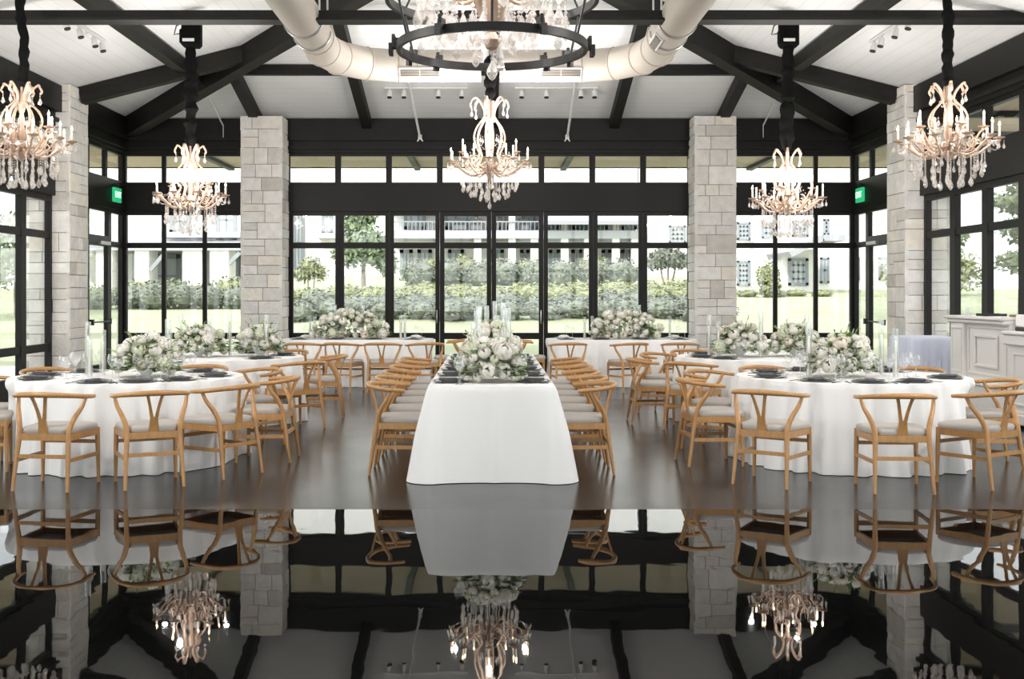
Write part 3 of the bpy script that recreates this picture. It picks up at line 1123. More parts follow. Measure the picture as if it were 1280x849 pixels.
# ring chandelier overhead, near the camera
def ring_chandelier():
    D = 7.4
    zc = H + (366 - 84) / F * (D + .62)
    t = thing('ring_chandelier', 'two-tier black iron ring chandelier with hanging crystals overhead', 'chandelier', (PX(615, 0, D).x, D, zc))

    def ring(r, z, name):
        b = MB()
        n = 64
        vs, fs = [], []
        for k in range(n):
            a = 2 * PI * k / n
            c, s = math.cos(a), math.sin(a)
            for q, zz in ((r - .022, -.027), (r + .006, -.027), (r + .006, .027), (r - .022, .027)):
                vs.append((q * c, q * s, z + zz))
        for k in range(n):
            j = (k + 1) % n
            for e_ in range(4):
                fs.append((k * 4 + e_, k * 4 + (e_ + 1) % 4, j * 4 + (e_ + 1) % 4, j * 4 + e_))
        b.add(vs, fs)
        return b.obj(name, M['black'], t, True, 30)
    r1, r2, z2 = .625, .70, .33
    ring(r1, 0, 'lower_ring')
    ring(r2, z2, 'upper_ring')
    for k in range(6):
        a = 2 * PI * (k + .5) / 6
        MB().tube([(r1 * math.cos(a), r1 * math.sin(a), .02), (r2 * math.cos(a), r2 * math.sin(a), z2)], .008, 6).obj('tie_rod', M['black'], t)
        MB().tube([(r2 * math.cos(a), r2 * math.sin(a), z2), (.05 * math.cos(a), .05 * math.sin(a), 1.5)], .008, 6).obj('tie_rod', M['black'], t)
    for a in (.02, .1, .62, .95, 2.2, 2.6, 3.1, 3.2, 4.2, 5.2):
        c, s = math.cos(a), math.sin(a)
        b = MB()
        b.beam((r1 * c * .97, r1 * s * .97, .03), (r1 * c * 1.05, r1 * s * 1.05, .03), .03, .06)
        b.tube([(r1 * c * 1.04, r1 * s * 1.04, .03), (r1 * c * 1.04, r1 * s * 1.04, .085)], .012, 8)
        b.beam((r1 * c * 1.05, r1 * s * 1.05, -.01), (r1 * c * 1.09, r1 * s * 1.09, -.01), .04, .07)
        b.obj('clamp', M['black'], t, False)
    MB().lathe([(.05, 1.35), (.07, 1.42), (.05, 1.5), (.03, 1.62), (.02, 2.7)], 12).obj('canopy_stem', M['black'], t)
    # the crystal heart
    MB().lathe([(.0, -.02), (.04, .0), (.06, .05), (.03, .10), (.08, .2), (.12, .3), (.06, .4), (.03, 1.4)], 14).obj('stem', M['frame'], t)
    am = arm_mesh(.48, .12)
    am.materials.append(M['frame'])
    big = MB()
    big.lathe([(.0, 0), (.012, -.012), (.0, -.024)], 8)
    big.lathe([(.0, -.024), (.016, -.04), (.0, -.056)], 8)
    big.lathe([(.0, -.056), (.010, -.075), (.027, -.125), (.028, -.145), (.014, -.178), (.0, -.19)], 8)
    bm_ = big.mesh('crystal_drop', False)
    bm_.materials.append(M['crystal'])
    for k in range(12):
        a = 2 * PI * k / 12
        ao = link_mesh('arm', am, t, (0, 0, .42), a)
        link_mesh('candle', CHAND['candle'], ao, (.48, 0, .155))
        link_mesh('bulb', CHAND['bulb'], ao, (.48, 0, .262))
    rr = random.Random(5)
    for r_, n, z in ((.49, 22, .38), (.39, 18, .36), (.27, 14, .30), (.15, 9, .24)):
        for k in range(n):
            a = 2 * PI * (k + rr.random() * .5) / n
            me = rr.choice((bm_, bm_, CHAIN, LONG))
            link_mesh('crystal_drop', me, t, (r_ * math.cos(a), r_ * math.sin(a), z + rr.uniform(-.06, .05)), a, rr.uniform(1.1, 1.45))
    fb = MB()
    fb.lathe([(.0, -.02), (.02, -.035), (.0, -.05)], 8).lathe([(.0, -.05), (.012, -.068), (.0, -.08)], 8)
    fb.lathe([(.0, -.08), (.012, -.10), (.036, -.145), (.038, -.165), (.02, -.20), (.0, -.215)], 10)
    fb.obj('finial_drop', M['crystal'], t, False)
    bulb_lights(t, .42, .80, 40, 130)


ring_chandelier()


# ------------------------------------------------------------------ wishbone chairs
def catmull(pts, sub=4):
    out = []
    P = [Vector(p) for p in pts]
    for i in range(len(P) - 1):
        p0, p1, p2, p3 = P[max(i - 1, 0)], P[i], P[i + 1], P[min(i + 2, len(P) - 1)]
        for s in range(sub):
            h = s / sub
            out.append(.5 * ((2 * p1) + (p2 - p0) * h + (2 * p0 - 5 * p1 + 4 * p2 - p3) * h * h + (3 * p1 - 3 * p2 + p3 - p0) * h ** 3))
    out.append(P[-1])
    return out


def lin(a, n):
    """resample a list of radii to n values"""
    r = []
    for i in range(n):
        u = i / (n - 1) * (len(a) - 1)
        k = min(int(u), len(a) - 2)
        r.append(a[k] + (a[k + 1] - a[k]) * (u - k))
    return r


def make_chair():
    t = thing('dining_chair', '', 'chair')
    for s in (-1, 1):
        p = catmull([(s * .222, -.262, 0), (s * .213, -.232, .2), (s * .203, -.205, .38), (s * .203, -.19, .47), (s * .228, -.155, .56), (s * .262, -.105, .64), (s * .277, -.07, .715)])
        MB().tube(p, lin([.0125, .017, .0205, .0215, .020, .017, .014], len(p)), 10).obj('rear_leg', M['oak'], t)
        p = [(s * .238, .222, 0), (s * .236, .22, .15), (s * .234, .217, .32), (s * .232, .215, .445)]
        MB().tube(p, [.0125, .016, .019, .0195], 10).obj('front_leg', M['oak'], t)
    p = catmull([(.292, .045, .712), (.293, -.03, .717), (.280, -.115, .724), (.235, -.205, .735), (.14, -.270, .744), (0, -.292, .748),
                 (-.14, -.270, .744), (-.235, -.205, .735), (-.280, -.115, .724), (-.293, -.03, .717), (-.292, .045, .712)], 4)
    MB().tube(p, lin([.015, .017, .018, .018, .021, .023, .021, .018, .018, .017, .015], len(p)), 10, flat=.85).obj('back_rail', M['oak'], t)
    b = MB()

    def sec(cx, cy, z, w, th):
        return [(cx - w / 2, cy - th / 2, z), (cx + w / 2, cy - th / 2, z), (cx + w / 2, cy + th / 2, z), (cx - w / 2, cy + th / 2, z)]
    b.strip([sec(0, -.200, .40, .085, .014), sec(0, -.207, .46, .078, .014), sec(0, -.217, .52, .066, .014), sec(0, -.224, .555, .060, .014)])
    for s in (-1, 1):
        b.strip([sec(s * .018, -.224, .553, .028, .014), sec(s * .030, -.240, .62, .023, .015), sec(s * .045, -.262, .69, .022, .016), sec(s * .058, -.283, .738, .026, .018)])
    b.obj('splat', M['oak'], t, True, 50)
    b = MB()
    b.beam((-.20, -.200, .413), (.20, -.200, .413), .026, .052).beam((-.232, .215, .413), (.232, .215, .413), .026, .052)
    for s in (-1, 1):
        b.beam((s * .203, -.2, .413), (s * .232, .215, .413), .024, .052)
    b.obj('seat_frame', M['oak'], t, False)
    for a, c in (((-.21, -.222, .265), (.21, -.222, .265)), ((-.234, .218, .33), (.234, .218, .33)), ((-.21, -.222, .235), (-.236, .219, .235)), ((.21, -.222, .235), (.236, .219, .235))):
        MB().beam(a, c, .016, .03).obj('stretcher', M['oak'], t, False)
    # cushion: a soft rounded trapezoid
    vs, fs = [], []
    n = 40
    rings = [(.90, .437), (.985, .441), (1.0, .455), (1.0, .468), (.97, .482), (.86, .489), (.5, .493)]
    for sc, z in rings:
        for k in range(n):
            a = 2 * PI * k / n
            c, s = math.cos(a), math.sin(a)
            ex = .38
            u = math.copysign(abs(c) ** ex, c)
            v = math.copysign(abs(s) ** ex, s)
            wd = .232 + .030 * v
            vs.append((u * wd * sc, .022 + v * .232 * sc, z))
    for i in range(len(rings) - 1):
        for k in range(n):
            fs.append((i * n + k, i * n + (k + 1) % n, (i + 1) * n + (k + 1) % n, (i + 1) * n + k))
    fs.append(tuple(range(n))[::-1])
    fs.append(tuple(range((len(rings) - 1) * n, len(rings) * n)))
    MB().add(vs, fs).obj('cushion', M['cushion'], t, True, 60)
    return t


chair_proto, chair_used = make_chair(), [False]
poses = []


def chair(x, y, dx, dy, label, group):
    rz = math.atan2(-dx, dy)
    poses.append((x, y, Vector((dx, dy)).normalized()))
    return place(chair_proto, chair_used, (x, y, 0), rz, label, group)


# ------------------------------------------------------------------ cloth covered tables
def perim_ellipse(a, b, n):
    return [((a * math.cos(q), b * math.sin(q)), None) for q in (2 * PI * k / n for k in range(n))]


def perim_rect(hx, hy, r, n):
    pts = []
    seg = [(hx - r, hy - r, 0), (-(hx - r), hy - r, PI / 2), (-(hx - r), -(hy - r), PI), (hx - r, -(hy - r), 1.5 * PI)]
    m = 10
    arcs = []
    for cx, cy, a0 in seg:
        for k in range(m + 1):
            a = a0 + PI / 2 * k / m
            arcs.append((cx + r * math.cos(a), cy + r * math.sin(a)))
    # densify the straight runs evenly
    out = []
    for i in range(len(arcs)):
        a, b = Vector(arcs[i]), Vector(arcs[(i + 1) % len(arcs)])
        L = (b - a).length
        k = max(1, int(L / .035))
        for j in range(k):
            out.append(tuple(a + (b - a) * j / k))
    return out


def cloth_mesh(per, zt, flare, fold, nf, seed, crease=()):
    """top sheet + hanging skirt whose folds deepen towards the floor"""
    rr = random.Random(seed)
    n = len(per)
    P = [Vector(p) for p in per]
    nor = []
    for i in range(n):
        d = P[(i + 1) % n] - P[i - 1]
        nor.append(Vector((d.y, -d.x)).normalized())
    ph = [rr.uniform(0, 2 * PI) for _ in range(4)]
    L = [0.0]
    for i in range(n):
        L.append(L[-1] + (P[(i + 1) % n] - P[i]).length)
    tot = L[-1]
    fv = []
    for i in range(n):
        u = L[i] / tot * 2 * PI
        w = math.sin(nf * u + ph[0] + 1.1 * math.sin(3 * u + ph[1])) * .6 + math.sin(nf * 1.62 // 1 * u + ph[2]) * .35 + math.sin(nf * .5 // 1 * u + ph[3]) * .3
        fv.append(math.copysign(abs(w) ** .75, w) if w > 0 else w * 1.15)
    T = [0, .006, .02, .05, .09, .14, .19, .24, .29, .34, .4, .48, .57, .66, .75, .85, .95, 1.0]
    vs, fs = [], []
    C = sum(P, Vector((0, 0))) / n
    for k, s in enumerate((0.0, .35, .7, .93, .985)):
        if k == 0:
            vs.append((C.x, C.y, zt))
            continue
        for p in P:
            q = C + (p - C) * s
            vs.append((q.x, q.y, zt))
    nr = 4
    for t in T:
        for i in range(n):
            f = flare(P[i]) if callable(flare) else flare
            off = f * (t ** .9) + fv[i] * fold * (t ** .62) + .006 * min(1, t * 30)
            for (cx, cy, wd, amp) in crease:
                d2 = (P[i].x - cx) ** 2 + (P[i].y - cy) ** 2
                off += amp * math.exp(-d2 / wd ** 2) * min(1, t * 2)
            p = P[i] + nor[i] * off
            z = zt - .003 - (zt - .008) * t if t > 0 else zt - .0005
            vs.append((p.x, p.y, z))
    for i in range(n):
        fs.append((0, 1 + i, 1 + (i + 1) % n))
    tot_r = nr + len(T)
    for k in range(tot_r - 1):
        b0 = 1 + k * n
        for i in range(n):
            j = (i + 1) % n
            fs.append((b0 + i, b0 + n + i, b0 + n + j, b0 + j))
    return MB().add(vs, fs)


TOPZ = 0.762


def table(name, label, group, cx, cy, per, flare, fold, nf, seed, crease=(), zt=TOPZ, m='cloth'):
    t = thing(name, label, 'table', (cx, cy, 0), 0, group)
    cloth_mesh(per, zt, flare, fold, nf, seed, crease).obj('tablecloth', M[m], t, True, 70)
    return t


TA, TB = 1.04, 0.97
NL, NR_, SLc, SRc = (-3.34, 10.32), (3.33, 10.32), (-3.31, 13.5), (3.30, 13.5)
rt = [('front left', NL, 21), ('front right', NR_, 22), ('second-row left', SLc, 23), ('second-row right', SRc, 24)]
for nm, (x, y), sd in rt:
    table('round_table', 'round table under a floor-length white cloth, %s' % nm, 'round dining tables', x, y, [p for p, _ in perim_ellipse(TA, TB, 320)], .06, .058, 24, sd)
RLc, RRc = (-2.19, 18.62), (2.17, 18.62)
for nm, (x, y), sd in (('left', RLc, 25), ('right', RRc, 26)):
    table('oval_table', 'long oval table under a white cloth in front of the folding doors, %s one' % nm, 'oval tables by the doors', x, y, perim_rect(1.24, .48, .4, 200), .05, .045, 26, sd, zt=.765)
LC = (0.01, 11.42)
LHX, LHY = .515, 2.36
table('banquet_table', 'long banquet table under a smooth white cloth in the centre of the room', None, LC[0], LC[1], perim_rect(LHX, LHY, .06, 300),
      lambda p: .06 + .10 * (abs(p.x) / LHX) ** 3 * (1 if abs(p.y) > 1.9 else .55), .010, 14, 27,
      ((.02, -LHY, .035, .018), (LHX, -LHY + .02, .07, .03), (-LHX, -LHY + .02, .07, .03)), zt=.772)
table('service_table', 'tall table under a pale blue cloth between the stone pillar and white bar', None, 6.27, 16.2, perim_rect(.34, .42, .03, 200), .03, .03, 30, 28, zt=.90, m='blue_cloth')
CLOTHZ = TOPZ + .001

# ------------------------------------------------------------------ chairs, table by table
OAK = 'oak wishbone chair, grey cushion, '
seatsets = []   # (table centre, table words, seat words, angle of the seat, z)
G1 = 'chairs around the round tables'


def seat(c, words, where, x, y, dx=None, dy=None, label=None):
    if dx is None:
        dx, dy = c[0] - x, c[1] - y
    chair(x, y, dx, dy, label or (OAK + '%s, %s' % (words, where)), G1)
    seatsets.append((c, words, where, math.atan2((y - c[1]) / TB, (x - c[0]) / TA)))


fl, fr_, sl_, sr_ = 'front left table', 'front right table', 'second-row left table', 'second-row right table'
seat(NL, fl, 'near side, leftmost', -3.43, 8.86, .12, 1)
seat(NL, fl, 'near side, middle', -2.73, 8.98, -.42, .9)
seat(NL, fl, 'near side, turned rightmost', -2.28, 9.48, -.80, .52)
seat(NL, fl, 'aisle side', -2.06, 10.3, -1, .02)
seat(NL, fl, 'far side, by the aisle', -2.42, 11.28, -.75, -.62)
seat(NL, fl, 'far side, behind the flowers', -3.05, 11.66, -.1, -1)
seat(NL, fl, 'far side, by the window wall', -4.40, 11.28, .7, -.65)
seat(NL, fl, 'window side, nearer one', -4.42, 9.72, 1, .35)
seat(NL, fl, 'window side, farther one', -4.66, 10.45, 1, -.05)
seat(NR_, fr_, 'near side, turned leftmost', 2.27, 9.04, .58, .82)
seat(NR_, fr_, 'near side, middle', 3.155, 8.75, .06, 1)
seat(NR_, fr_, 'near side, turned rightmost', 3.93, 8.99, -.52, .85)
seat(NR_, fr_, 'bar side', 4.40, 9.98, -1, .15)
seat(NR_, fr_, 'aisle side', 1.98, 10.08, 1, .1)
seat(NR_, fr_, 'far side, by the aisle', 2.22, 11.0, .75, -.6)
seat(NR_, fr_, 'far side, left of the flowers', 2.88, 11.52, .3, -1)
seat(NR_, fr_, 'far side, right of the flowers', 4.28, 11.35, -.6, -.75)
seat(SLc, sl_, 'near side, by the aisle', -2.22, 12.72, -.72, .69)
seat(SLc, sl_, 'aisle side', -2.08, 13.88, -1, -.1)
seat(SLc, sl_, 'far side', -2.75, 14.95, -.4, -1)
seat(SRc, sr_, 'near side, by the aisle', 2.27, 12.6, .6, .8)
seat(SRc, sr_, 'aisle side', 1.90, 13.2, 1, .0)
seat(SRc, sr_, 'far side, by the aisle', 2.22, 14.25, .8, -.6)
seat(SRc, sr_, 'far side', 2.72, 14.95, .3, -1)
ovals = []
for c, wd, lst in ((RLc, 'left oval', ((-2.88, 17.42, .12, 1, 'leftmost'), (-2.28, 17.42, .3, 1, 'turned second from left'), (-1.67, 17.42, 0, 1, 'third from left'), (-1.03, 17.45, -.35, 1, 'rightmost'))),
                   (RRc, 'right oval', ((1.2, 17.42, -.1, 1, 'leftmost'), (2.14, 17.42, -.4, 1, 'middle'), (2.95, 17.42, .1, 1, 'rightmost')))):
    for x, y, dx, dy, w in lst:
        chair(x, y, dx, dy, OAK + '%s table by doors, %s' % (wd, w), 'chairs at the oval tables')
        ovals.append((c, wd, w, x))
chair(-.68, 18.62, -1, .0, OAK + 'aisle end of the left oval table', 'chairs at the oval tables')
chair(.66, 18.62, 1, .0, OAK + 'aisle end of the right oval table', 'chairs at the oval tables')
for s, nm in ((-1, 'left'), (1, 'right')):
    for k in range(6):
        w = ('nearest one' if k == 0 else 'farthest one' if k == 5 else nth[k] + ' from the near end')
        chair(LC[0] + s * .765, 9.60 + k * .735, -s, 0, OAK + '%s of long table, %s' % (nm, w), 'chairs along the long table')

# the hanging cloth is pushed in where a chair stands under the table edge
def sstep(a, b, v):
    u = max(0.0, min(1.0, (v - a) / (b - a)))
    return u * u * (3 - 2 * u)


for o in list(COL.objects):
    if not o.name.startswith('tablecloth'):
        continue
    off = o.parent.location
    for v in o.data.vertices:
        if v.co.z > .73:
            continue
        px, py = v.co.x + off.x, v.co.y + off.y
        for cx, cy, d in poses:
            rx, ry = px - cx, py - cy
            ly = rx * d.x + ry * d.y
            lx = abs(rx * d.y - ry * d.x)
            if -.5 < ly < .30 and lx < .40:
                k = (.30 - ly) * (1 - sstep(.27, .40, lx)) * (1 - sstep(.53, .73, v.co.z)) * sstep(-.5, -.28, ly)
                px, py = px + d.x * k, py + d.y * k
        v.co.x, v.co.y = px - off.x, py - off.y

# ------------------------------------------------------------------ tableware
def proto_mesh(mb, name, m, smooth=True, ang=40):
    me = mb.mesh(name, smooth, ang)
    me.materials.append(m)
    return me


ME = {}
ME['charger'] = proto_mesh(MB().lathe([(.0, .0), (.10, .0), (.118, .004), (.158, .012), (.160, .014), (.156, .015), (.118, .008), (.10, .0055), (.0, .0055)], 32), 'charger_plate', M['charger'])
ME['plate'] = proto_mesh(MB().lathe([(.0, .0), (.075, .0), (.09, .004), (.125, .016), (.127, .018), (.122, .018), (.088, .007), (.0, .006)], 32), 'dinner_plate', M['plate'])
nb = MB()
nb.cham(-.036, .036, -.105, .09, 0, .009, .004).cham(-.034, .034, -.103, .05, .0091, .016, .004)
ME['napkin'] = proto_mesh(nb, 'folded_napkin', M['napkin'], False)
nw = MB()
nw.lathe([(.0, 0), (.075, 0), (.095, .012), (.085, .03), (.05, .045), (.0, .05)], 14)
ME['napkin_white'] = proto_mesh(nw, 'folded_napkin', M['white_napkin'])


def glass_mesh(h, rb, bowl, name):
    b = MB()
    z0 = h - bowl
    b.lathe([(.0, .0), (.034, .0), (.034, .002), (.008, .006), (.0042, .02), (.0038, z0 - .01), (.008, z0)], 16)
    b.open_lathe([(.008, z0), (rb * .62, z0 + bowl * .16), (rb * .95, z0 + bowl * .38), (rb, z0 + bowl * .5), (rb * .93, z0 + bowl * .75), (rb * .78, h)], 20)
    return proto_mesh(b, name, M['glass'])


ME['big_glass'] = glass_mesh(.225, .044, .115, 'wine_glass')
ME['small_glass'] = glass_mesh(.195, .036, .095, 'wine_glass')
kb = MB()
kb.cham(-.008, .008, -.10, -.01, .001, .005, .0015).strip([[(-.005, -.01, .0015), (.005, -.01, .0015), (.005, -.01, .004), (-.005, -.01, .004)],
        [(-.011, .04, .0015), (.008, .04, .0015), (.008, .04, .0035), (-.011, .04, .0035)], [(-.004, .11, .0015), (.002, .11, .0015), (.002, .11, .003), (-.004, .11, .003)]])
ME['knife'] = proto_mesh(kb, 'table_knife', M['silver'], False)
fb_ = MB()
fb_.cham(-.007, .007, -.10, -.02, .001, .005, .0015).cham(-.004, .004, -.02, .04, .0015, .004, .001).cham(-.012, .012, .04, .06, .0015, .0045, .001)
for q in (-.0105, -.0035, .0035, .0105):
    fb_.box(q - .002, q + .002, .06, .105, .002, .004)
ME['fork'] = proto_mesh(fb_, 'table_fork', M['silver'], False)


def item(name, me, loc, rz, label, cat, group, sc=1.0):
    o = bpy.data.objects.new(name, me)
    COL.objects.link(o)
    o.location = loc
    o.rotation_euler = (0, 0, rz)
    o.scale = (sc,) * 3
    return tag(o, label, cat, group)


def setting(x, y, ang, z, words, glasses=True, cutlery=True, far=False, inward=.27):
    """ang: the direction from the plate out to the sitter"""
    ca, sa = math.cos(ang), math.sin(ang)
    rz = ang + PI / 2
    put = lambda u, v: (x - sa * u - ca * v, y + ca * u - sa * v)     # u to the side, v towards the table middle
    jit = R.uniform(-.05, .05)
    item('charger_plate', ME['charger'], (x, y, z), 0, 'smoky charger plate ' + words, 'plate', 'charger plates')
    item('dinner_plate', ME['plate'], (x, y, z + .0056), 0, 'grey dinner plate ' + words, 'plate', 'dinner plates')
    item('folded_napkin', ME['napkin'], (x, y, z + .0185), rz + jit, 'charcoal folded napkin ' + words, 'napkin', 'folded napkins')
    if cutlery:
        p, q = put(.19, -.03), put(-.19, -.03)
        item('table_knife', ME['knife'], (*p, z), rz, 'dark table knife ' + words, 'knife', 'table knives')
        item('table_fork', ME['fork'], (*q, z), rz, 'dark table fork ' + words, 'fork', 'table forks')
    if glasses:
        p, q = (put(.12, inward - .03), put(.03, inward + .05)) if inward else (put(.20, .085), put(.28, .075))
        item('wine_glass', ME['small_glass'], (*p, z), R.random(), 'smaller wine glass ' + words, 'wine glass', 'wine glasses')
        item('wine_glass', ME['big_glass'], (*q, z), R.random(), 'taller wine glass ' + words, 'wine glass', 'wine glasses')


for c, words, where, a in seatsets:
    f = .775
    x, y = c[0] + TA * f * math.cos(a), c[1] + TB * f * math.sin(a)
    setting(x, y, math.atan2(y - c[1], x - c[0]), CLOTHZ, 'at %s, %s' % (words, where))
for c, wd in ((RLc, 'left'), (RRc, 'right')):
    for k, x in enumerate((-.93, -.36, .30, .93)):
        setting(c[0] + x, c[1] - .30, -PI / 2, .766, 'on near side of %s oval table, %s from left' % (wd, nth[k]), True, False)
        item('charger_plate', ME['charger'], (c[0] + x, c[1] + .30, .766), 0, 'smoky charger plate, far side of %s oval table, %s from left' % (wd, nth[k]), 'plate', 'charger plates')
        item('folded_napkin', ME['napkin_white'], (c[0] + x, c[1] + .30, .7725), 0, 'white napkin, far side of %s oval table, %s from left' % (wd, nth[k]), 'napkin', 'white napkins')
for s, nm in ((-1, 'left'), (1, 'right')):
    for k in range(6):
        setting(LC[0] + s * .345, 9.52 + k * .745, 0 if s > 0 else PI, .773, 'on %s of long table, %s from near end' % (nm, nth[k]), True, k < 3, inward=0)

# ------------------------------------------------------------------ candles in glass cylinders
CYL = {}


def candle(x, y, z, h, words):
    key = round(h, 2)
    if key not in CYL:
        b = MB()
        r = .026
        b.open_lathe([(r, .0), (r, h)], 20).open_lathe([(r - .003, .01), (r - .003, h), (r, h)], 20)
        b.lathe([(.0, .0), (r, .0), (r, .01), (.0, .01)], 20)
        t = proto_mesh(b, 'glass_cylinder', M['tube'])
        hh = h * .72
        c = MB().lathe([(.0, .0), (.012, .0), (.011, hh - .01), (.006, hh - .002), (.0015, hh), (.001, hh + .012), (.0, hh + .012)], 10)
        CYL[key] = (t, proto_mesh(c, 'taper_candle', M['wax']))
    t, c = CYL[key]
    item('glass_cylinder', t, (x, y, z), 0, 'clear glass candle cylinder ' + words, 'candle holder', 'glass candle cylinders')
    item('taper_candle', c, (x, y, z + .0101), 0, 'white taper candle inside the cylinder ' + words, 'candle', 'taper candles')


place_w = ['first', 'second', 'third', 'fourth', 'fifth', 'sixth', 'seventh', 'eighth', 'ninth', 'tenth', 'eleventh', 'twelfth']
CD = {'front left': (NL, ((-.36, -.02, .50), (-.27, .12, .42), (-.30, -.14, .34), (.34, .10, .52), (.40, -.06, .44), (.28, .22, .36))),
      'front right': (NR_, ((-.42, -.08, .50), (-.36, .12, .42), (.30, .08, .52), (.36, -.12, .44), (.44, .1, .34))),
      'second-row left': (SLc, ((-.42, .0, .52), (-.02, -.22, .46), (.12, .2, .55), (.62, -.05, .50), (.70, .12, .42))),
      'second-row right': (SRc, ((-.66, .02, .50), (-.58, -.14, .42), (-.1, -.24, .55), (.02, .22, .46), (.5, -.05, .50)))}
for nm, (c, lst) in CD.items():
    for k, (dx, dy, h) in enumerate(sorted(lst)):
        candle(c[0] + dx, c[1] + dy, CLOTHZ, h, 'on the %s round table, %s from left' % (nm, place_w[k]))
for nm, c, lst in (('left', RLc, ((-.83, .14, .37), (-.74, .05, .37), (-.42, .22, .56), (.05, .2, .55), (.14, .12, .48), (.38, .05, .38), (.70, .0, .38), (.76, .1, .38))),
                   ('right', RRc, ((-.60, .05, .36), (-.48, -.04, .38), (.0, .18, .54), (.32, .1, .56), (.82, .05, .38)))):
    for k, (dx, dy, h) in enumerate(lst):
        candle(c[0] + dx, c[1] + dy, .766, h, 'on the %s oval table, %s from left' % (nm, place_w[k]))
for k, (dx, y, h) in enumerate(((-.155, 9.75, .50), (.105, 9.85, .44), (-.115, 10.25, .62), (.155, 10.3, .62), (-.06, 10.6, .44), (.06, 10.75, .54), (-.15, 11.25, .58), (.12, 11.4, .66), (-.05, 11.75, .62), (.15, 12.3, .56), (-.13, 12.6, .60), (.04, 12.85, .66))):
    candle(LC[0] + dx, y, .773, h, 'along the long table, %s from the near end' % place_w[k])


# ------------------------------------------------------------------ flowers
def rose_mesh(seed, layers, m, name):
    rr = random.Random(seed)
    b = MB()
    for li, (r, np_, th, wd) in enumerate(layers):
        for k in range(np_):
            ph = 2 * PI * (k + rr.uniform(-.15, .15)) / np_ + li * .8
            tilt = rr.uniform(-.12, .12)
            nu, nv = 4, 4
            vs, fs = [], []
            for j in range(nv + 1):
                v = j / nv
                for i in range(nu + 1):
                    u = i / nu * 2 - 1
                    theta = (th + tilt) * v * (1 - .10 * u * u * v)
                    w = wd * math.sin(PI * (.18 + .62 * v))
                    q = ph + u * w
                    rad = r * (1 + .16 * max(0, v - .7) / .3 * (li / len(layers)) - .05 * u * u + rr.uniform(-.02, .02))
                    st = math.sin(theta)
                    vs.append((rad * st * math.cos(q), rad * st * math.sin(q), -rad * math.cos(theta) * .85))
            for j in range(nv):
                for i in range(nu):
                    a = j * (nu + 1) + i
                    fs.append((a, a + 1, a + nu + 2, a + nu + 1))
            b.add(vs, fs)
    return proto_mesh(b, name, m, True, 80)


LAY = [(.80, 3, 2.95, 1.5), (.85, 4, 2.55, 1.0), (.90, 5, 2.2, .82), (.95, 5, 1.9, .80), (1.0, 6, 1.6, .72)]
BUD = [(.72, 3, 2.95, 1.5), (.78, 3, 2.6, 1.3), (.84, 4, 2.3, 1.0)]


def hydrangea_mesh(seed, m):
    rr = random.Random(seed)
    b = MB()
    n = 46
    for k in range(n):
        z = 1 - 1.65 * (k + .5) / n
        a = k * 2.39996
        s = math.sqrt(max(0, 1 - z * z))
        nrm = Vector((s * math.cos(a), s * math.sin(a), z))
        u = nrm.cross(Vector((0, 0, 1)) if abs(z) < .9 else Vector((1, 0, 0))).normalized()
        v = nrm.cross(u)
        c = nrm * .88
        r0 = rr.uniform(0, PI)
        for q in range(4):
            d = u * math.cos(r0 + q * PI / 2) + v * math.sin(r0 + q * PI / 2)
            e_ = nrm.cross(d)
            w = .17
            b.add([c, c + d * .13 + e_ * w * .6 + nrm * .05, c + d * .28 + nrm * .10, c + d * .13 - e_ * w * .6 + nrm * .05], [(0, 1, 2, 3)])
    b.lathe([(.0, -.6), (.5, -.45), (.75, 0), (.55, .5), (.0, .75)], 10)
    return proto_mesh(b, 'hydrangea_bloom', m, True, 80)


BLOOM = [rose_mesh(1, LAY, M['petal'], 'rose_bloom'), rose_mesh(2, LAY, M['petal'], 'rose_bloom'), rose_mesh(3, LAY, M['petal_blush'], 'rose_bloom'),
         hydrangea_mesh(4, M['petal']), hydrangea_mesh(5, M['petal_green']), rose_mesh(6, BUD, M['petal'], 'rose_bud'), rose_mesh(7, BUD, M['petal_green'], 'rose_bud')]
BN = ['rose_bloom', 'rose_bloom', 'rose_bloom', 'hydrangea_bloom', 'hydrangea_bloom', 'rose_bud', 'rose_bud']


def leaf(b, p, d, L, W, rr, curl=.25):
    d = d.normalized()
    s = d.cross(Vector((rr.uniform(-.4, .4), rr.uniform(-.4, .4), 1))).normalized()
    n = s.cross(d)
    vs = []
    for t, w in ((0, .12), (.3, .85), (.6, .9), (.85, .45), (1, .04)):
        c = p + d * (L * t) - n * (curl * L * t * t)
        vs += [c - s * W * w + n * W * .25, c, c + s * W * w + n * W * .25]
    fs = []
    for i in range(4):
        a = i * 3
        fs += [(a, a + 1, a + 4, a + 3), (a + 1, a + 2, a + 5, a + 4)]
    b.add(vs, fs)


